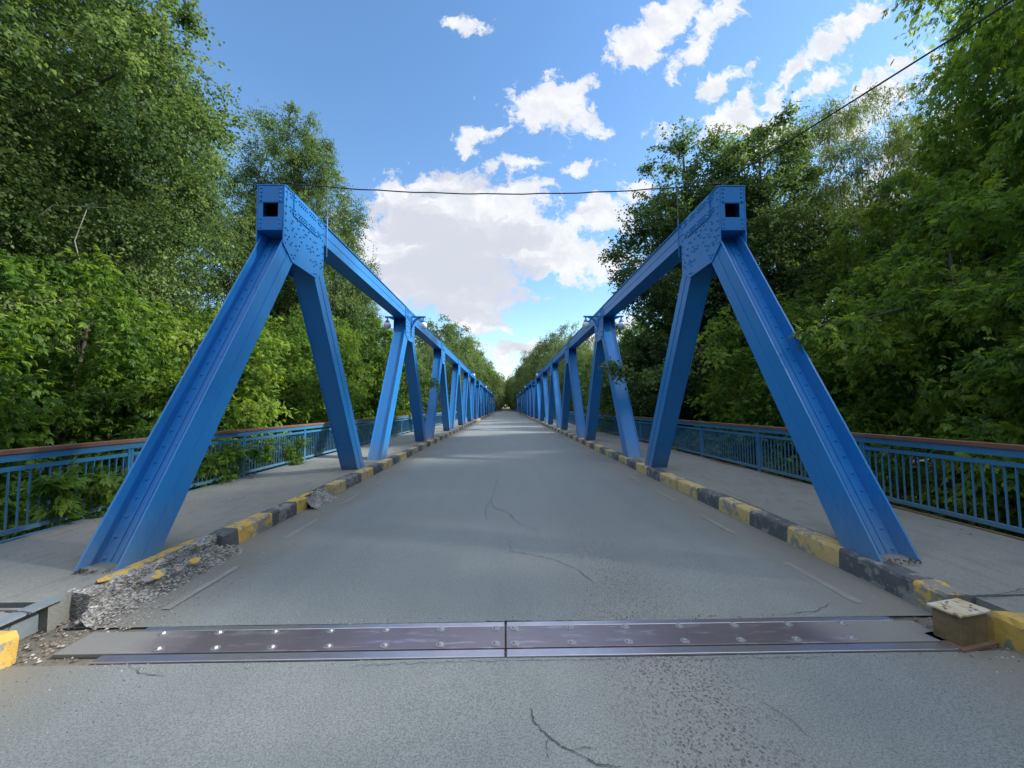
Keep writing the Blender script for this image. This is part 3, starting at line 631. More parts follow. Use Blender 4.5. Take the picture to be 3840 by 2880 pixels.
# ------------------------------------------------------------------ trusses
W = 3.36; BW = .42; Y0 = 6.65; S = 7.5; PER = 45.0; NSPAN = 6; ZT = 4.854
def truss(side):
    xi, xo = side*W, side*(W+BW)
    mx = lambda t: side*(W + t)          # distance outwards from the inner face
    T = empty('bridge_truss', (side*(W+BW/2), Y0-3.7, 0))
    off = Vector((-side*(W+BW/2), -(Y0-3.7), 0))
    def put(g, name, mat=M['blue'], bevel=0, smooth=False):
        o_ = g.build(name, mat, T, smooth, bevel); o_.location = off; return o_
    def member(ya, za, yb, zb, d, name, recess, near, pipe=False):
        P = Vector((0, ya, za)); Q = Vector((0, yb, zb)); l = (Q-P).normalized(); ln = (Q-P).length
        n = Vector((0, l.z, -l.y))                       # in plane normal
        if n.y > 0: n = -n                               # n points towards the camera side
        g = MB(); t0, t1 = .022, BW-.022
        for a, b_ in ((t0, t0+.022), (t1-.022, t1)):
            g.obox(P, l, n, mx(a), mx(b_), 0, ln, -d/2, d/2)
        # proud half leaf on the side faces: the seam one sees
        g.obox(P, l, n, mx(t0-.007), mx(t0-.0005), 0, ln, -d/2+.004, -.004)
        g.obox(P, l, n, mx(t1+.0005), mx(t1+.007), 0, ln, -d/2+.004, -.004)
        wf = d/2 - recess
        g.obox(P, l, n, mx(t0+.0225), mx(t1-.0225), 0, ln, wf-.018, wf)
        g.obox(P, l, n, mx(t0+.0225), mx(t1-.0225), 0, ln, -d/2+.03, -d/2+.048)
        if near:
            a0, a1 = (.268, .396)
            g.obox(P, l, n, mx(a0), mx(a1), .0, ln, wf+.0005, wf+.012)
            g.obox(P, l, n, mx(a0-.05), mx(a0-.004), .0, ln, wf+.0005, wf+.006)
            k = .25
            while k < ln-.1:
                q = P + l*k + n*(wf+.012); g.dome((mx((a0+a1)/2), q.y, q.z), n, .020, .016)
                k += .19
            if pipe:
                q0 = P + n*(wf+.02); q1 = Q + n*(wf+.02)
                g.tube([(mx(.195), q0.y, q0.z), (mx(.195), q1.y, q1.z)], .019, 10)
                for fr in (.25, .47, .70, .82):
                    qq = q0.lerp(q1, fr); qr = qq + l*.05; g.tube([(mx(.195), qq.y, qq.z), (mx(.195), qr.y, qr.z)], .024, 10)
        return put(g, name)
    for i in range(6):
        yc = Y0 + S*i
        zt = 4.66
        if i == 0:
            member(yc-2.92, -.18, yc-.035, zt-.1, .37, 'end_post', .175, True, True)
        else:
            member(yc-3.0, -.18, yc-.10, zt-.1, .40, 'diagonal', .028, False)
        if i == 5:
            member(yc+2.92, -.18, yc+.035, zt-.1, .37, 'end_post', .02, False)
        else:
            member(yc+3.0, -.18, yc+.14, zt-.1, .37, 'diagonal', .012, False)
        # rivets on the camera face of the interior rising diagonals
    for i in range(1, 6):
        yc = Y0+S*i; o_ = [c for c in T.children if c.name.startswith('diagonal')]
    # top chord
    g = MB(); ya, yb = Y0-.10, Y0+5*S+.10; t0, t1 = .018, BW-.018; zb = ZT-.37
    g.box(min(mx(t0), mx(t0+.02)), max(mx(t0), mx(t0+.02)), ya, yb, zb, ZT-.012)
    g.box(min(mx(t1), mx(t1-.02)), max(mx(t1), mx(t1-.02)), ya, yb, zb, ZT-.012)
    g.box(min(mx(t0+.0205), mx(t1-.0205)), max(mx(t0+.0205), mx(t1-.0205)), ya, yb, zb+.012, zb+.03)
    g.box(min(mx(-.012), mx(BW+.012)), max(mx(-.012), mx(BW+.012)), ya-.535, yb+.535, ZT-.0115, ZT+.004)
    for i in range(5):
        a, b_ = Y0+S*i+.70, Y0+S*(i+1)-.70
        zz0, zz1 = (ZT-.20, ZT-.014)
        g.box(min(mx(t0-.007), mx(t0-.0005)), max(mx(t0-.007), mx(t0-.0005)), a, b_, zz0, zz1)
        if 1 <= i <= 3:
            yy_ = a+.1
            while yy_ < b_:
                for z_ in (ZT-.05, ZT-.25, ZT-.33, ZT-.13): 
                    xx_ = t0-.007 if z_ > zz0 else t0
                    if (z_ != ZT-.13) or int(yy_*10) % 2: g.dome((mx(xx_), yy_, z_), (-side, 0, 0), .015, .012, 5)
                yy_ += .16 if i == 1 else .24
    put(g, 'top_chord')
    # gussets
    for i in range(6):
        yc = Y0+S*i
        poly = [(-.63, ZT), (-.63, 3.94), (-.36, 3.74), (.43, 3.74), (.71, 3.92), (.71, ZT)]
        if i == 5: poly = [(-y_, z_) for y_, z_ in poly][::-1]
        if 0 < i < 5: poly = [(-.64, ZT-.0), (-.64, 3.96), (-.42, 3.76), (.42, 3.76), (.64, 3.96), (.64, ZT)]
        P2 = [(yc+y_, z_-.002) for y_, z_ in poly]
        def inside(y_, z_, mrg=.03):
            ok = True; n_ = len(P2); ar = sum(P2[k][0]*P2[(k+1) % n_][1]-P2[(k+1) % n_][0]*P2[k][1] for k in range(n_))
            for k in range(n_):
                a, b_ = P2[k], P2[(k+1) % n_]; ex, ez = b_[0]-a[0], b_[1]-a[1]; l_ = math.hypot(ex, ez)
                dd = (ex*(z_-a[1])-ez*(y_-a[0]))/l_*(1 if ar > 0 else -1)
                if dd < mrg: ok = False
            return ok
        rv = []
        ylo, yhi = min(p[0] for p in P2), max(p[0] for p in P2)
        yy_ = ylo+.16
        while yy_ < yhi-.12:
            for z_ in (ZT-.055, ZT-.105, ZT-.275, ZT-.325): rv.append((yy_ + (.02 if z_ in (ZT-.105, ZT-.325) else 0), z_))
            yy_ += .062
            if abs((yy_-ylo) % .33) < .06: yy_ += .05
        for k in range(8): rv.append((ylo+.05, ZT-.08-.115*k)); rv.append((yhi-.05, ZT-.10-.12*k))
        for (fy, fz, ty, tz) in ((yc-.95*S*.0-2.9, .2, yc, ZT-.2), (yc+2.9, .2, yc, ZT-.2)):
            l_ = Vector((ty-fy, tz-fz)).normalized(); n_ = Vector((-l_.y, l_.x))
            for row, o1 in ((-.18, 0), (-.11, .05), (.0, .03), (.10, .02), (.18, .07)):
                for k in range(8):
                    q = Vector((ty, tz)) - l_*(.22+o1+k*.115+.05*math.sin(k*3.3+row*20)) + n_*row
                    if q.y < ZT-.38: rv.append((q.x, q.y))
        k_ = 6 if i < 2 else 5
        for (a, b_, nx_) in ((0, .018, -side), (BW-.018, BW, side)):
            g = MB(); g.prism(P2, mx(a), mx(b_)); face = mx(0) if nx_ == -side else mx(BW)
            face += nx_*.0005
            sp0, sp1 = (ylo+.25, yhi-.26) if i else (ylo+.26, yhi-.26)
            f1 = face+nx_*.015
            g.box(min(face, f1), max(face, f1), sp0, sp1, ZT-.365, ZT-.004)
            last = []
            for (y_, z_) in rv:
                if not inside(y_, z_): continue
                if any(abs(y_-p)+abs(z_-q) < .045 for p, q in last): continue
                last.append((y_, z_))
                on = sp0 < y_ < sp1 and z_ > ZT-.365
                if i >= 3 and len(last) % 2: continue
                g.dome((f1 if on else face, y_, z_), (nx_, 0, 0), .0195, .018, k_)
            put(g, 'gusset_plate')
        if i in (0, 5):         # end box
            s_ = -1 if i == 0 else 1; ye = yc + s_*.63
            A = lambda t: side*(W+t)
            def bxx(g, t0, t1, ya_, yb_, z0, z1): g.box(min(A(t0), A(t1)), max(A(t0), A(t1)), min(ya_, yb_), max(ya_, yb_), z0, z1)
            g = MB(); e0, e1 = ye + (-s_)*.004, ye + (-s_)*.016
            bxx(g, .019, BW-.019, e0, e1, 4.57, ZT-.013); bxx(g, .019, BW-.019, e0, e1, 4.135, 4.34)
            bxx(g, .019, .095, e0, e1, 4.3405, 4.5695); bxx(g, BW-.095, BW-.019, e0, e1, 4.3405, 4.5695)
            bxx(g, .027, BW-.027, e0+s_*.008, e0+s_*.0005, 4.58, ZT-.03); bxx(g, .027, BW-.027, e0+s_*.008, e0+s_*.0005, 4.14, 4.345)
            for z_ in (4.80, 4.735, 4.67, 4.605):
                for t in (.065, BW-.065): g.dome((A(t), e0+s_*.008, z_), (0, s_, 0), .019, .016)
            for z_ in (4.31, 4.245, 4.175):
                for t in (.065, BW-.065): g.dome((A(t), e0+s_*.008, z_), (0, s_, 0), .016, .013)
            bxx(g, .019, BW-.019, e1-s_*.001, ye-s_*.30, 4.136, 4.150)
            put(g, 'end_plate')
            g = MB(); bxx(g, .03, BW-.03, ye-s_*.24, ye-s_*.26, 4.16, ZT-.02); put(g, 'shade_backing', M['dark'])  # near-black sheet, shade inside the end box is put into its colour
    return T
ORD = ['first', 'second', 'third', 'fourth', 'fifth', 'sixth']
for side in (-1, 1):
    T0 = truss(side); sn = 'left' if side < 0 else 'right'
    for k in range(NSPAN):
        T = T0 if k == 0 else copy_tree(T0)
        T.location = (T0.location.x, Y0-3.7+PER*k, 0)
        if k == 0: lb = 'blue riveted steel truss nearest the camera, on the %s side of the road' % sn
        else: lb = '%s blue steel truss span from the camera along the %s side of the road' % (ORD[k], sn)
        tag(T, lb, 'truss', 'blue bridge trusses')

# ---- globe lamps on brackets
def lamp():
    T = empty('globe_lamp')
    g = MB()
    g.box(-.012, .012, -.055, .055, -.42, .03)                 # wall plate (local x outwards from the truss)
    g.box(.012, .50, -.035, .035, .0, .045)
    # curved bracket web with a hole left between two arms
    pts = [(.012, -.40), (.05, -.30), (.10, -.19), (.18, -.10), (.30, -.045), (.40, -.001)]
    up = [(.012, -.30), (.03, -.20), (.06, -.12), (.12, -.05), (.20, -.001), (.30, -.001)]
    for a in range(len(pts)-1):
        q = [pts[a], pts[a+1], up[a+1], up[a]]
        g.add([(x_, -.012, z_) for x_, z_ in q] + [(x_, .012, z_) for x_, z_ in q], [(0, 1, 2, 3), (7, 6, 5, 4), (0, 4, 5, 1), (3, 2, 6, 7)])
    g.build('bracket', M['blue'], T)
    g = MB(); g.lathe([(.0, 0), (.028, 0), (.028, -.085), (.05, -.095), (.078, -.15), (.082, -.175), (.0, -.175)], (.42, 0, 0), 16); g.build('lamp_cap', M['blue'], T, True)
    g = MB(); g.lathe([(.132*math.sin(math.pi*j/12), .132*math.cos(math.pi*j/12)) for j in range(13)], (.42, 0, -.29), 20); g.build('globe', M['globe'], T, True)
    return T
L0 = lamp(); first = True
for k in range(NSPAN):
    for nd in (1, 4):
        for side in (-1, 1):
            for io in (-1, 1):
                Lp = L0 if first else copy_tree(L0); first = False
                x_ = side*(W-.014) if io < 0 else side*(W+BW+.014)
                Lp.location = (x_, Y0+S*nd+PER*k + .12, 4.64)
                Lp.rotation_euler.z = 0 if side*io > 0 else math.pi
                idx = 2*k + (0 if nd == 1 else 1)
                sn = 'left' if side < 0 else 'right'; wh = 'over the road' if io < 0 else 'over the footway'
                od = ['nearest', 'second', 'third', 'fourth', 'fifth', 'sixth', 'seventh', 'eighth', 'ninth', 'tenth', 'eleventh', 'twelfth'][idx]
                tag(Lp, 'white globe lamp hanging %s from the %s truss, %s on that side' % (wh, sn, od), 'lamp', 'globe lamps on the trusses')

# ---- cable and rods
g = MB()
A_, B_ = Vector((-3.40, 6.12, 4.93)), Vector((3.44, 6.10, 4.93)); pts = []
for j in range(25):
    t = j/24; p_ = A_.lerp(B_, t); p_.z -= .17*(1-(2*t-1)**2) + .006*math.sin(j*2.1); pts.append(p_)
g.tube(pts, .009, 7)
C_ = Vector((4.46, 3.5, 5.06)); D_ = B_ + (C_-B_)*4.6
g.tube([B_.lerp(D_, j/14) - Vector((0, 0, .25*(1-(2*j/14-1)**2)*.4)) for j in range(15)], .010, 7)
for x_ in (-3.43, 3.45): g.tube([(x_, 6.11, 4.86), (x_, 6.11, 4.96)], .016, 8); g.tube([(x_, 6.11, 4.92), (x_*.96, 6.11, 4.93)], .02, 8)
tag(g.build('overhead_cable', M['wire']), 'thin black cable sagging across the road between the two near trusses', 'cable')
for side, lb in ((-1, 'left'), (1, 'right')):
    T = tag(empty('thin_rod', (side*3.345, 7.44, 4.25)), 'thin upright steel rod tied to the back of the %s near gusset' % lb, 'rod', 'rods on the near trusses')
    g = MB(); g.tube([(0, 0, 0), (0, 0, .75)], .012, 6); g.build('lower_rod', M['blue'], T)
    g = MB(); g.tube([(0, 0, .74), (side*.004, 0, 1.42)], .0075, 6); g.build('upper_rod', M['rod'], T)
    g = MB(); g.tube([(0, 0, .05), (.03*side, -.0, -.06), (.02, 0, -.16)], .004, 5); g.build('loose_wire', M['wire'], T)

# ------------------------------------------------------------------ railings
XF = 5.50; PSP = 2.55
def railing(side, y0, y1, near, label):
    T = empty('railing', (side*XF, y0, 0)); lx = lambda a: side*a
    L_ = y1-y0
    def bx(g, a0, a1, ya, yb, z0, z1): g.box(min(lx(a0), lx(a1)), max(lx(a0), lx(a1)), ya, yb, z0, z1)
    g = MB(); p = 0
    rnd = random.Random(int(y0*10)+side)
    while p < L_-.1:                                        # handrail boards, each with its own slight offset
        e = min(p+PSP*2, L_); dz = rnd.uniform(-.004, .004)
        if not (near and side < 0 and abs(p - PSP*2) < .1 and False): bx(g, -.055, .075, p+.006, e-.006, .925+dz, .975+dz)
        p = e
    g.build('handrail', M['wood'], T, bevel=.004 if near else 0)
    g = MB(); p = 0
    while p < L_-.1:
        e = min(p+PSP*2, L_); bx(g, -.035, -.028, p+.003, e-.003, .845, .924); bx(g, -.028, .05, p, e, .915, .924); p = e
    g.build('top_rail', M['rail'], T)
    g = MB(); n = int(round(L_/PSP))
    for k in range(n):
        a, b_ = k*PSP+.045, (k+1)*PSP-.045
        if b_ > L_: b_ = L_-.04
        bx(g, -.018, .018, a, b_, .735, .785); bx(g, -.018, .018, a, b_, .045, .095)
    g.build('panel_rail', M['rail'], T)
    nb = 24; made = 0; rest = MB()
    for k in range(n+1):
        y_ = k*PSP
        if y_ <= L_+.01:
            g = MB(); bx(g, -.022, .022, y_-.042, y_-.006, -.03, .844); bx(g, -.022, .022, y_+.006, y_+.042, -.03, .844); bx(g, -.016, .016, y_-.0055, y_+.0055, -.03, .84)
            g.build('post', M['rail'], T)
    for k in range(n):
        for j in range(nb):
            y_ = k*PSP+.045+(PSP-.09)*(j+.5)/nb
            if y_ > L_: break
            if near and made < 100 and y0+y_ > 2.6:
                g = MB(); bx(g, -.009, .009, y_-.0065, y_+.0065, .0955, .7345); g.build('baluster', M['rail'], T); made += 1
            else: bx(rest, -.009, .009, y_-.0065, y_+.0065, .0955, .7345)
    o_ = rest.build('balusters', M['rail'], T); o_['kind'] = 'stuff'
    return tag(T, label, 'railing', 'blue footway railings')
for side in (-1, 1):
    sn = 'left' if side < 0 else 'right'
    base = 6.0 - 3*PSP if side < 0 else 6.1 - 3*PSP
    for k in range(NSPAN):
        y0 = base if k == 0 else base + PSP*(20+18*(k-1)); y1 = base + PSP*(20+18*k)
        y1 = min(y1, BR1)
        railing(side, y0, y1, k == 0, ('blue railing with wooden handrail nearest the camera along the %s footway' % sn) if k == 0 else
                '%s stretch of blue railing from the camera along the %s footway' % (ORD[k], sn))
    g = MB(); g.box(min(side*5.385, side*5.43), max(side*5.385, side*5.43), 3.08, BR1, -.16, .012); g.box(min(side*5.43, side*5.58), max(side*5.43, side*5.58), -5, BR1, -.15, -.035)
    o_ = g.build('deck_edge_beam', M['rail'] if side < 0 else M['rust']); tag(o_, ('pale blue' if side < 0 else 'dull dark') + ' steel edge beam along the foot of the %s railing' % sn, 'edge beam')

# litter at the feet of the near end posts
for side, lb in ((-1, 'left'), (1, 'right')):
    g = MB(); r2 = np.random.default_rng(5+side)
    for k in range(28):
        a = r2.random(3); x_ = side*(W+.05+.30*a[0]) if k < 150 else side*(W-.05+.62*a[0]); y_ = 3.54+.09*a[1] if k < 150 else 3.42+.5*a[1]**2
        g.mi = 0; rr = .006+.011*a[2]; t = r2.random()*6.28
        g.add([(x_+rr*math.cos(t+q*1.57)*(1.6 if q % 2 else .7), y_+rr*math.sin(t+q*1.57)*(1.6 if q % 2 else .7), .010+.016*r2.random()*(k < 150)+.006*q) for q in range(4)], [(0, 1, 2, 3)])
    tag(g.build('leaf_litter', M['debris']), 'dry leaf litter gathered at the foot of the %s end post' % lb, 'leaf litter', kind='stuff')

# ------------------------------------------------------------------ vegetation
def nrm(a): return a/np.maximum(np.linalg.norm(a, axis=-1, keepdims=True), 1e-9)
def leaf_quads(P, D, Nn, ln, wd):
    """diamond leaves from P along D"""
    Sd = nrm(np.cross(D, Nn)); Nn = nrm(np.cross(Sd, D)); ln = ln[:, None]; wd = wd[:, None]
    a = P; b = P + D*ln*.42 + Sd*wd*.5 + Nn*wd*.12; c = P + D*ln - Nn*ln*.08; d = P + D*ln*.42 - Sd*wd*.5 + Nn*wd*.12
    V = np.stack([a, b, c, d], 1).reshape(-1, 3); n = len(P)
    return V, np.arange(4*n).reshape(n, 4)
def twig_leaves(rg, C, rc, Od, m, k, kind, ls, droop, tintc, flat=.75):
    """C clump centres, rc radii, Od outward directions; m twigs per clump, k leaves per twig"""
    n = len(C)
    dirs = nrm(rg.normal(size=(n, m, 3))*np.array([1, 1, flat]) + Od[:, None, :]*.75)
    ln = rc[:, None]*(.45+.75*rg.random((n, m)))
    base = C[:, None, :] + rg.normal(size=(n, m, 3))*rc[:, None, None]*.16
    t = (np.arange(k)+rg.random((n, m, k)))/k*.85+.15
    P = base[:, :, None, :] + dirs[:, :, None, :]*(ln[:, :, None]*t)[..., None]
    P[..., 2] -= droop*(t**2)*ln[:, :, None]
    P += rg.normal(size=P.shape)*.035*ls/.09
    Dt = np.broadcast_to(dirs[:, :, None, :], P.shape)
    D = nrm(Dt*.7 + rg.normal(size=P.shape)*.6 + np.array([0, 0, -.45-droop*.5]))
    Nn = nrm(rg.normal(size=P.shape)*.55 + np.array([0, 0, 1.]))
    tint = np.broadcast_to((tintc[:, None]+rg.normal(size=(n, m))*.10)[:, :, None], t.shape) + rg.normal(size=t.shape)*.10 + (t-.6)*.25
    P, D, Nn, tint = P.reshape(-1, 3), D.reshape(-1, 3), Nn.reshape(-1, 3), tint.reshape(-1)
    N_ = len(P); sz = ls*(.7+.6*rg.random(N_))
    if kind == 'simple': V, F = leaf_quads(P, D, Nn, sz, sz*.78)
    elif kind == 'narrow': V, F = leaf_quads(P, D, Nn, sz*1.5, sz*.26)
    else:                                   # compound leaf of five leaflets on a stalk
        Sd = nrm(np.cross(D, Nn)); Vs = []; Fs = []; o_ = 0; tt = []
        for fr, an in ((.42, .9), (.42, -.9), (.75, .75), (.75, -.75), (1.0, .0)):
            Dl = nrm(D*math.cos(an) + Sd*math.sin(an) + np.array([0, 0, -.18])); Pl = P + D*(sz*fr)[:, None]
            v_, f_ = leaf_quads(Pl, Dl, Nn, sz*(.95 if an else 1.1), sz*.44); Vs.append(v_); Fs.append(f_+o_); o_ += len(v_); tt.append(tint + (.05 if an == 0 else 0))
        V = np.concatenate(Vs); F = np.concatenate(Fs); tint = np.concatenate(tt)
    return V, F, np.clip(tint, 0, 1)

def crown_mesh(name, seed, env, nclump, rcl, m, k, kind, ls, droop, mat, shell=.55, tb=.42):
    """env: list of (cx,cy,cz,rx,ry,rz) lobes that make the crown volume"""
    rg = np.random.default_rng(seed); env = np.array(env, float)
    wgt = env[:, 3]*env[:, 4]+env[:, 4]*env[:, 5]; wgt /= wgt.sum()
    idx = rg.choice(len(env), nclump, p=wgt); d = nrm(rg.normal(size=(nclump, 3))); rr = shell + (1-shell)*rg.random(nclump)**.6
    C = env[idx, :3] + d*env[idx, 3:6]*rr[:, None]
    # drop clumps buried inside another lobe
    keep = np.ones(nclump, bool)
    for j, e in enumerate(env):
        q = np.linalg.norm((C-e[:3])/e[3:6], axis=1); keep &= ~((q < shell*.72) & (idx != j))
    C = C[keep]; d = nrm(d[keep]*1/env[idx[keep], 3:6]); rc = rcl*(.6+.8*rg.random(len(C)))
    tintc = tb + rg.normal(size=len(C))*.19 + d[:, 2]*.07
    V, F, t = twig_leaves(rg, C, rc, d, m, k, kind, ls, droop, tintc)
    return raw_mesh(name, V, F, t, M[mat]), C, rc

def trunk_mesh(name, seed, h, r, C, lean=(0, 0), nl=26, mat='bark'):
    rnd = random.Random(seed); g = MB(); pts = []; rs = []
    n = 12
    for j in range(n+1):
        t = j/n; pts.append(Vector((lean[0]*t**1.3*h*.2 + .12*math.sin(t*5+seed), lean[1]*t**1.3*h*.2+.12*math.cos(t*4+seed), h*t))); rs.append(r*(1-.86*t)*(1.35 if j == 0 else 1))
    g.tube(pts, rs, 9)
    if len(C):
        ids = list(range(len(C))); rnd.shuffle(ids)
        for q in ids[:nl]:
            c = Vector(C[q]); hh = min(max(c.z - math.hypot(c.x, c.y)*rnd.uniform(.5, 1.0), h*.12), h*.92); t = hh/h; j = min(int(t*n), n-1)
            s_ = pts[j].lerp(pts[j+1], t*n-j); rr = r*(1-.86*t)*rnd.uniform(.35, .55)
            mid = s_.lerp(c, .5) + Vector((rnd.uniform(-.2, .2), rnd.uniform(-.2, .2), -.1*(c-s_).length*rnd.uniform(-.2, 1)))
            g.tube([s_, s_.lerp(mid, .5)+Vector((0, 0, .05)), mid, mid.lerp(c, .6)+Vector((rnd.uniform(-.1, .1), 0, .08)), c], [rr, rr*.8, rr*.6, rr*.35, rr*.12], 6)
    me = bpy.data.meshes.new(name); me.from_pydata(g.v, [], g.f); me.materials.append(M[mat]); me.polygons.foreach_set('use_smooth', [True]*len(g.f)); me.update(); return me

KIND = {}
def defkind(key, seed, env, h, r, nclump, rcl, m, k, kind, ls, droop, mat, lean=(0, 0), shell=.55, nl=26, tb=.42):
    me, C, rc = crown_mesh('crown', seed, env, nclump, rcl, m, k, kind, ls, droop, mat, shell, tb)
    KIND[key] = (me, trunk_mesh('trunk', seed, h, r, C, lean, nl))
lob = lambda *a: a
# tall spreading poplar (18 m), small leaves
defkind('poplar_big', 11, [(0, 0, 12.5, 4.2, 4.2, 4.6), (-2.6, .5, 9.5, 3.2, 3.2, 3.2), (2.8, -.6, 9.8, 3.0, 3.2, 3.4), (.3, 2.5, 8.5, 3.2, 3, 3), (.2, -2.8, 9, 3, 3, 3.4), (-.5, 0, 6.3, 3.6, 3.6, 2.2), (1.2, .8, 15.6, 2.4, 2.4, 2.4)],
        16.5, .36, 560, 1.0, 44, 17, 'simple', .080, .25, 'poplar', shell=.42)
# narrower poplar (15 m)
defkind('poplar_slim', 12, [(0, 0, 12.2, 1.9, 1.9, 2.9), (1.0, .4, 9.6, 2.2, 2.0, 2.6), (-1.2, -.3, 9.2, 2.1, 2.1, 2.5), (.3, 0, 6.5, 2.7, 2.7, 2.6), (-1.0, .6, 4.2, 2.6, 2.6, 2.2), (1.4, -.5, 4.0, 2.3, 2.3, 2.2), (1.9, 0, 11.8, 1.2, 1.2, 1.9)],
        14.2, .26, 500, .76, 24, 14, 'simple', .10, .22, 'poplar', shell=.45, tb=.36)
# ash-leaved maples: low, bushy to the ground, compound leaves
defkind('maple_a', 21, [(0, 0, 5.4, 2.5, 2.5, 2.2), (-1.5, .4, 3.6, 2.1, 2.0, 1.8), (1.6, -.3, 3.8, 2.0, 2.0, 1.9), (.2, -1.2, 2.2, 2.4, 2.0, 1.7), (.3, 1.2, 2.6, 2.2, 2.2, 1.8)],
        6.2, .15, 300, .62, 13, 5, 'compound', .115, .5, 'maple', shell=.5, tb=.5)
defkind('maple_b', 22, [(0, 0, 6.9, 2.3, 2.3, 2.3), (-1.3, 1.0, 5.0, 2.0, 2.0, 1.9), (1.5, .3, 4.6, 2.2, 2.2, 1.9), (0, -1.3, 4.0, 2.2, 1.8, 1.8), (-.8, 0, 2.2, 2.4, 2.4, 1.7)],
        7.6, .18, 320, .66, 13, 5, 'compound', .12, .55, 'maple', lean=(.4, 0), shell=.5, tb=.46)
# big maple with spaced limbs
defkind('maple_tall', 23, [(0, 0, 11.0, 3.4, 3.4, 2.8), (-2.0, 0, 8.4, 2.6, 2.6, 2.0), (2.2, .6, 8.8, 2.6, 2.6, 2.2), (-.6, -2.2, 7.2, 2.6, 2.2, 1.9), (.3, 1.8, 6.6, 2.6, 2.4, 1.8), (-1.2, -.6, 4.8, 2.4, 2.4, 1.5)],
        12.2, .28, 460, .80, 20, 6, 'compound', .092, .6, 'maple', shell=.5, tb=.48)
# willow: thin drooping sprays
defkind('willow', 31, [(0, 0, 13.2, 3.4, 3.4, 2.9), (-2.4, 0, 10.4, 2.6, 2.6, 2.6), (2.4, .6, 10.8, 2.6, 2.6, 2.6), (0, -2.0, 8.4, 3.0, 2.6, 2.6), (.3, 1.6, 7.0, 3.0, 2.8, 2.6)],
        11.5, .26, 470, .85, 17, 15, 'narrow', .11, 1.35, 'willow', shell=.5, nl=34)
# middle-distance and far trees: fewer, larger leaf clumps
defkind('mid_round', 41, [(0, 0, 9.2, 3.6, 3.6, 3.4), (-2.2, .3, 6.6, 2.8, 2.8, 2.6), (2.3, -.3, 6.9, 2.8, 2.8, 2.7), (0, -1.6, 4.6, 3.2, 2.8, 2.4), (0, 1.6, 4.2, 3.2, 2.8, 2.4)],
        11.5, .26, 330, .85, 18, 8, 'simple', .15, .4, 'poplar', shell=.45, tb=.5)
defkind('mid_willow', 42, [(0, 0, 9.8, 4.0, 4.0, 3.0), (-2.4, .3, 7.2, 3.0, 3.0, 2.8), (2.5, -.3, 7.6, 3.0, 3.0, 2.8), (0, -1.6, 4.8, 3.4, 3.0, 2.6), (0, 1.6, 4.2, 3.4, 3.0, 2.4)],
        12, .28, 340, .95, 12, 8, 'narrow', .24, 1.0, 'willow', shell=.45, tb=.45)

def tree(key, x, y, h, rot, label, name='tree', cat='tree', group=None, base=None, sxy=1.0):
    T = empty(name); z = float(gz(np.array(float(x)), np.array(float(y)))) if base is None else base
    T.location = (x, y, z-.05); T.rotation_euler.z = R(rot)
    nat = {'poplar_big': 18, 'poplar_slim': 15.2, 'maple_a': 7.7, 'maple_b': 9.3, 'maple_tall': 13.9, 'willow': 16.2, 'mid_round': 12.8, 'mid_willow': 13}[key]
    s_ = (h - z)/nat; T.scale = (s_*sxy, s_*sxy, s_)
    c, t = KIND[key]
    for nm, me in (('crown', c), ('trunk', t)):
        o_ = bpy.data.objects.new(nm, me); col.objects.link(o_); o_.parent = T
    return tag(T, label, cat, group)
# (height = top above footway level)
GL = 'trees left of the bridge'; GR = 'trees right of the bridge'
# left
tree('poplar_big', -14.6, 9.8, 18.6, 20, 'tall poplar filling the top left corner, leaning limbs showing', 'poplar_tree', 'poplar', GL, sxy=1.05)
tree('poplar_big', -16.6, 16.8, 17.8, 140, 'tall poplar with rounded crown second from the left edge', 'poplar_tree', 'poplar', GL, sxy=.80)
tree('poplar_big', -13.8, 26.5, 20.3, 250, 'dark poplar whose crown rises just behind the left gusset', 'poplar_tree', 'poplar', GL, sxy=.78)
tree('poplar_big', -21.0, 16.0, 10.5, 300, 'shaded poplar low behind the tall corner poplar on the left', 'poplar_tree', 'poplar', GL)
tree('maple_a', -9.3, 5.2, 4.1, 10, 'bright green maple at the left edge, rising above the railing', 'maple_tree', 'maple', GL)
tree('maple_b', -9.4, 8.6, 4.9, 80, 'bright green maple with the highest tip left of the end post', 'maple_tree', 'maple', GL)
tree('maple_a', -8.9, 11.6, 4.6, 160, 'leafy maple seen through the left end post and first diagonal', 'maple_tree', 'maple', GL)
tree('maple_b', -8.6, 15.2, 4.9, 230, 'leafy maple seen between the first two left diagonals', 'maple_tree', 'maple', GL)
tree('maple_tall', -9.8, 20.5, 6.6, 40, 'sunlit maple right of the first left descending diagonal', 'maple_tree', 'maple', GL)
tree('maple_b', -9.0, 26.5, 7.5, 120, 'maple behind the second left pair of diagonals', 'maple_tree', 'maple', GL)
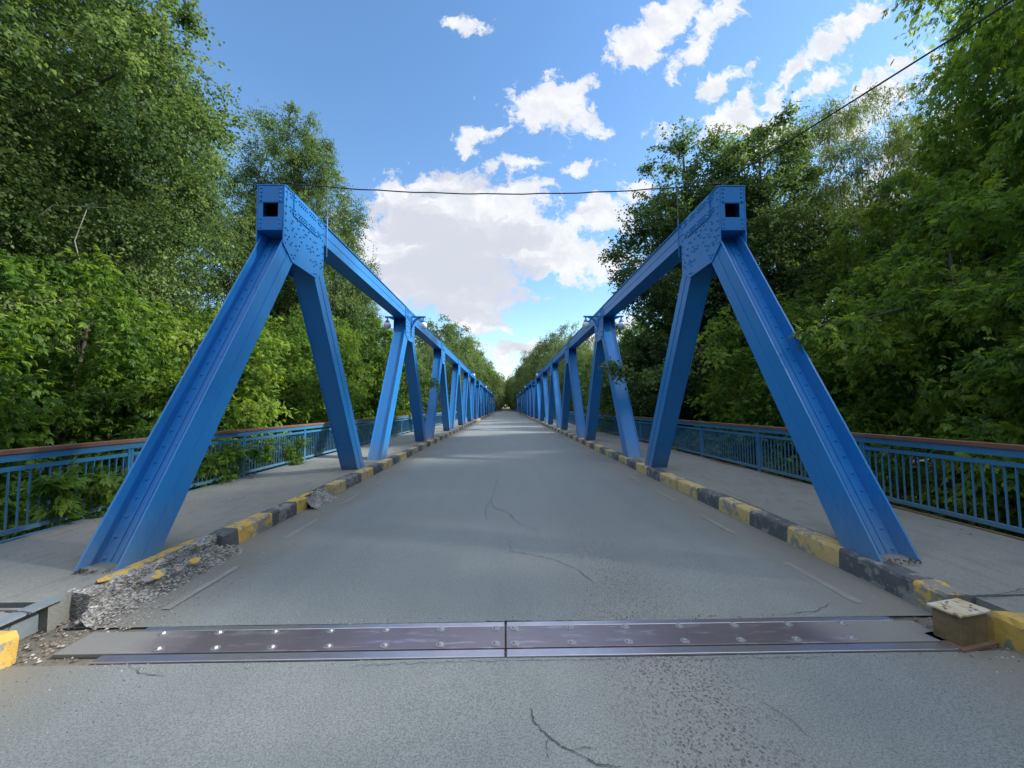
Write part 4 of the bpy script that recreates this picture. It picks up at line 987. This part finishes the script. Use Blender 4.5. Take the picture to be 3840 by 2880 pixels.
# right
tree('poplar_slim', 8.9, 19.0, 14.8, 15, 'dark poplar with broad pointed leaves behind the right gusset', 'poplar_tree', 'poplar', GR, sxy=1.05)
tree('poplar_slim', 12.6, 18.8, 15.6, 200, 'dark poplar just right of the right gusset, tallest of that clump', 'poplar_tree', 'poplar', GR, sxy=1.0)
tree('willow', 18.8, 20.5, 18.5, 60, 'pale feathery willow against the sky on the upper right', 'willow_tree', 'willow', GR, sxy=.95)
tree('maple_tall', 15.6, 8.8, 17.5, 30, 'large maple filling the top right corner above the cable', 'maple_tree', 'maple', GR, sxy=.85)
tree('maple_tall', 14.4, 12.6, 9.6, 100, 'maple right of the poplars, its crown below the willow', 'maple_tree', 'maple', GR)
tree('maple_b', 10.6, 8.6, 6.6, 75, 'green maple whose boughs hang beside the right end post', 'maple_tree', 'maple', GR)
tree('maple_a', 9.6, 5.2, 4.4, 190, 'dark maple low at the right edge behind the railing', 'maple_tree', 'maple', GR)
tree('maple_a', 9.0, 12.6, 5.2, 290, 'shaded maple seen between the right end post and first diagonal', 'maple_tree', 'maple', GR)
tree('poplar_big', 20.0, 12.5, 15.0, 150, 'shaded poplar far behind the maples at the right', 'poplar_tree', 'poplar', GR)
tree('maple_b', 8.8, 22.0, 7.5, 20, 'maple behind the second pair of right diagonals', 'maple_tree', 'maple', GR)
tree('maple_tall', 13.5, 1.2, 11.5, 210, 'unseen maple added beyond the right edge of the view to shade the foreground', 'maple_tree', 'maple', GR)  # out of view, added to keep direct sun off the near road
tree('poplar_slim', 17.0, -2.6, 14.0, 30, 'poplar behind the viewer on the right bank', 'poplar_tree', 'poplar', GR, sxy=1.3)
# rows farther along both banks
row = [(-1, 36, 8.5, 'mid_round'), (-1, 44, 8.8, 'mid_round'), (-1, 53, 10.5, 'mid_willow'), (-1, 66, 17.5, 'mid_round'), (-1, 76, 17, 'mid_willow'), (-1, 88, 17.5, 'mid_round'), (-1, 102, 18.5, 'mid_willow'), (-1, 118, 18, 'mid_willow'), (-1, 138, 19, 'mid_round'), (-1, 160, 19, 'mid_willow'),
       (1, 30, 7, 'mid_round'), (1, 38, 8, 'mid_round'), (1, 47, 9, 'mid_willow'), (1, 57, 11, 'mid_willow'), (1, 69, 16, 'mid_willow'), (1, 80, 16, 'mid_round'), (1, 94, 17, 'mid_willow'), (1, 110, 17, 'mid_willow'), (1, 128, 18, 'mid_willow'), (1, 150, 18, 'mid_round')]
cnt = {-1: 0, 1: 0}
NUM = ['nearest', 'second', 'third', 'fourth', 'fifth', 'sixth', 'seventh', 'eighth', 'ninth', 'tenth']
for i, (sd, y_, h_, key) in enumerate(row):
    x_ = sd*(10.6 + 1.2*math.sin(i*2.3)); sn = 'left' if sd < 0 else 'right'
    kn = 'round-crowned tree' if key == 'mid_round' else 'soft drooping willow'
    tree(key, x_, y_, h_, i*77, '%s in the receding %s row beyond the maples, %s from the camera' % (kn, sn, NUM[cnt[sd]]), 'tree' if key == 'mid_round' else 'willow_tree', 'tree' if key == 'mid_round' else 'willow',
         'trees receding along the %s side' % sn); cnt[sd] += 1

# woodland that reads as one mass: instances of the two far crowns on points
def wood(name, pts, key, label, smin, smax):
    me = bpy.data.meshes.new(name); me.from_pydata(pts, [], []); o_ = bpy.data.objects.new(name, me); col.objects.link(o_)
    ng = bpy.data.node_groups.new(name, 'GeometryNodeTree')
    ng.interface.new_socket('Geometry', in_out='INPUT', socket_type='NodeSocketGeometry'); ng.interface.new_socket('Geometry', in_out='OUTPUT', socket_type='NodeSocketGeometry')
    gi = ng.nodes.new('NodeGroupInput'); go = ng.nodes.new('NodeGroupOutput'); ip = ng.nodes.new('GeometryNodeInstanceOnPoints'); jn = ng.nodes.new('GeometryNodeJoinGeometry')
    src = bpy.data.objects[key]
    oi = ng.nodes.new('GeometryNodeObjectInfo'); oi.inputs['Object'].default_value = src; oi.transform_space = 'ORIGINAL'
    rv = ng.nodes.new('FunctionNodeRandomValue'); rv.data_type = 'FLOAT_VECTOR'; rv.inputs[0].default_value = (0, 0, 0); rv.inputs[1].default_value = (0, 0, 6.28)
    rs_ = ng.nodes.new('FunctionNodeRandomValue'); rs_.data_type = 'FLOAT'; rs_.inputs[2].default_value = smin; rs_.inputs[3].default_value = smax
    ng.links.new(gi.outputs[0], ip.inputs['Points']); ng.links.new(oi.outputs['Geometry'], ip.inputs['Instance'])
    ng.links.new(rv.outputs[0], ip.inputs['Rotation']); ng.links.new(rs_.outputs[1], ip.inputs['Scale'])
    ng.links.new(ip.outputs[0], go.inputs[0])
    md = o_.modifiers.new('scatter', 'NODES'); md.node_group = ng
    return tag(o_, label, 'woodland', kind='stuff')
def find_crown(key):
    for o_ in bpy.data.objects:
        if o_.type == 'MESH' and o_.data == KIND[key][0]: return o_.name
rw = random.Random(5)
pa, pb = [], []
for y_ in range(-46, -9, 7):  # flanks and a cross row added unseen behind the camera to block low sky
    for x_ in (-16, -8.5, 8.5, 16): pa.append((x_+rw.uniform(-1, 1), y_+rw.uniform(-2, 2), -.6))
for x_ in range(-14, 15, 5): pa.append((x_, -38+rw.uniform(-3, 3), -.6))
for y_ in range(175, 300, 11):
    for sd in (-1, 1): pb.append((sd*(5.2+rw.uniform(-.8, .5)), y_+rw.uniform(-2, 2), 2.2+rw.uniform(-.8, .8)))
for x_ in (-2.5, 2.5): pb.append((x_, 300, 2.5))
for y_ in range(128, 290, 9):
    for sd in (-1, 1): pb.append((sd*(6.6+rw.uniform(-.6, .8)), y_+rw.uniform(-2, 2), -1.2+rw.uniform(-.6, 1.2)))
for sd in (-1, 1):
    for y_ in range(-6, 60, 6):
        for x_ in (24, 31):
            xx_ = sd*(x_+rw.uniform(-2, 2)); (pa if rw.random() < .6 else pb).append((xx_, y_+rw.uniform(-2, 2), -3.2))
    for y_ in range(32, 300, 8):
        for x_ in (15, 21.5):
            xx_ = sd*(x_+rw.uniform(-1.5, 1.5)); (pa if rw.random() < .5 else pb).append((xx_, y_+rw.uniform(-3, 3), -3.2))
    for y_ in range(170, 300, 9): pb.append((sd*(9.5+rw.uniform(-1, 1.5)), y_, -3.2))
for y_ in range(290, 360, 8): 
    for sd in (-1, 1): pb.append((sd*(7.0+rw.uniform(-1, 2)), y_, -.8))
for x_ in range(-18, 19, 5): pa.append((x_, 372+rw.uniform(-4, 4), -1.5))
wood('woodland', pa, find_crown('mid_round'), 'dense riverside woodland behind the nearer trees on both banks, plus unseen trees added behind the camera', .85, 1.15)
wood('woodland', pb, find_crown('mid_willow'), 'soft grey-green willow woodland closing the far end of the bridge', .85, 1.15)

# ---- undergrowth behind the railings (uncountable) and named sprigs poking through
def foliage(name, boxes, m, k, rcl, ls, seed, label, cat, kind=None, tb=.4, per=6, droop=.4, group=None, mat='maple'):
    rg = np.random.default_rng(seed); Cs = []
    for (x0, x1, y0, y1, z0, z1, n) in boxes:
        Cs.append(np.stack([x0+(x1-x0)*rg.random(n), y0+(y1-y0)*rg.random(n), z0+(z1-z0)*rg.random(n)], -1))
    C = np.concatenate(Cs); n = len(C); rc = rcl*(.6+.8*rg.random(n)); d = nrm(rg.normal(size=(n, 3))*.6+np.array([0, 0, .5]))
    V, F, t = twig_leaves(rg, C, rc, d, m, k, 'compound', ls, droop, tb+rg.normal(size=n)*.1)
    o_ = bpy.data.objects.new(name, raw_mesh(name, V, F, t, M[mat])); col.objects.link(o_)
    return tag(o_, label, cat, group, kind)
foliage('undergrowth', [(-8.6, -6.4, 1, 14, -1.6, .3, 120), (-8.6, -6.3, 14, 34, -2.4, .4, 150)], 9, 5, .5, .11, 51, 'dark leafy undergrowth behind the left railing', 'undergrowth', 'stuff', .3)
foliage('undergrowth', [(6.4, 8.6, 1, 14, -1.6, .2, 120), (6.3, 8.6, 14, 34, -2.4, .3, 150)], 9, 5, .5, .11, 52, 'dark leafy undergrowth behind the right railing', 'undergrowth', 'stuff', .2)
def bush(box, seed, label, n=9, ls=.075, rcl=.16):
    T = empty('maple_shoots', ((box[0]+box[1])/2, (box[2]+box[3])/2, 0))
    o_ = foliage('leaves', [(*box, n)], 7, 4, rcl, ls, seed, None, None, tb=.5); o_.parent = T; o_.location = -T.location
    g = MB(); rnd = random.Random(seed)
    for k in range(5):
        a = Vector((rnd.uniform(box[0], box[1])-.25*(1 if box[0] < 0 else -1), rnd.uniform(box[2], box[3]), -1.0)); b_ = Vector((rnd.uniform(box[0], box[1]), rnd.uniform(box[2], box[3]), rnd.uniform(box[4], box[5])))
        g.tube([a, a.lerp(b_, .6)+Vector((0, 0, .1)), b_], [.009, .006, .003], 5)
    s_ = g.build('stems', M['bark'], T); s_.location = -T.location
    return tag(T, label, 'shrub', 'maple shoots poking through the left railing')
bush((-5.62, -5.40, 4.85, 5.20, .20, .60), 61, 'maple shoots poking through the railing at the left edge', 9)
bush((-5.62, -5.36, 5.40, 5.85, .10, .62), 62, 'maple shoots beside the doubled post left of the end post', 9)
bush((-5.75, -5.30, 7.2, 8.5, .05, .62), 63, 'thick maple shoots through the railing right of the left end post', 34)
bush((-5.75, -5.36, 9.3, 10.9, .15, .60), 64, 'thinner maple shoots farther along the left railing', 16, .07)
bush((-5.30, -5.2, 10.1, 10.4, .02, .10), 65, 'small weed at the foot of the left railing', 3, .06, .1)
# hanging boughs in front of the trusses: children of the trees they grow on would float, so each is a bough thing
def bough(pts, label, seed, ls=.1, n=10, mat='maple', rcl=.2, group='leafy boughs hanging before the trusses'):
    T = empty('leafy_bough', pts[0]); g = MB(); P = [Vector(p)-Vector(pts[0]) for p in pts]; g.tube(P, [.018*(1-.8*j/(len(P)-1)) for j in range(len(P))], 5); g.build('branch', M['bark'], T)
    rg = np.random.default_rng(seed); C = []
    for _ in range(n):
        j = len(P)-1-int(rg.random()**1.6*(len(P)-1)*.99); t = rg.random(); C.append(list(P[j-1].lerp(P[j], t)))
    C = np.array(C); d = nrm(rg.normal(size=C.shape)); V, F, tt = twig_leaves(rg, C, np.full(n, rcl), d, 6, 4, 'compound' if mat == 'maple' else 'simple', ls, .6, np.full(n, .55))
    o_ = bpy.data.objects.new('leaves', raw_mesh('leaves', V, F, tt, M[mat])); col.objects.link(o_); o_.parent = T
    return tag(T, label, 'bough', group)
bough([(8.2, 8.0, 3.4), (6.2, 6.6, 2.9), (4.9, 5.5, 2.6), (4.1, 5.0, 2.45), (3.55, 4.8, 2.25)], 'thin maple bough crossing in front of the right end post', 71, .085, 6, rcl=.12)
bough([(8.4, 15.5, 4.0), (6.2, 14.2, 3.1), (4.9, 12.9, 2.5), (3.9, 11.6, 2.3), (2.95, 11.2, 2.65)], 'dark leafy bough hanging across the second right diagonals', 72, .12, 44, 'poplar', .30)
bough([(-8.2, 21, 4.0), (-6.2, 20, 3.4), (-4.6, 19.0, 2.9), (-3.1, 17.6, 2.4)], 'light green bough reaching over the left truss beyond the first lamps', 73, .12, 12, rcl=.25)
# bare dead branches on the left poplar
g = MB()
g.tube([(-9.6, 9.6, 6.3), (-10.6, 9.3, 6.2), (-11.3, 9.1, 5.3), (-12.2, 8.8, 4.5), (-13.4, 8.6, 4.2)], [.008, .014, .018, .024, .03], 6)
g.tube([(-10.0, 9.5, 6.25), (-10.15, 9.4, 5.4), (-9.95, 9.35, 4.9), (-10.1, 9.3, 4.5)], [.011, .014, .011, .006], 6)
tag(g.build('dead_branch', M['bark_pale']), 'bare pale dead branches hanging under the corner poplar on the left', 'dead branch')
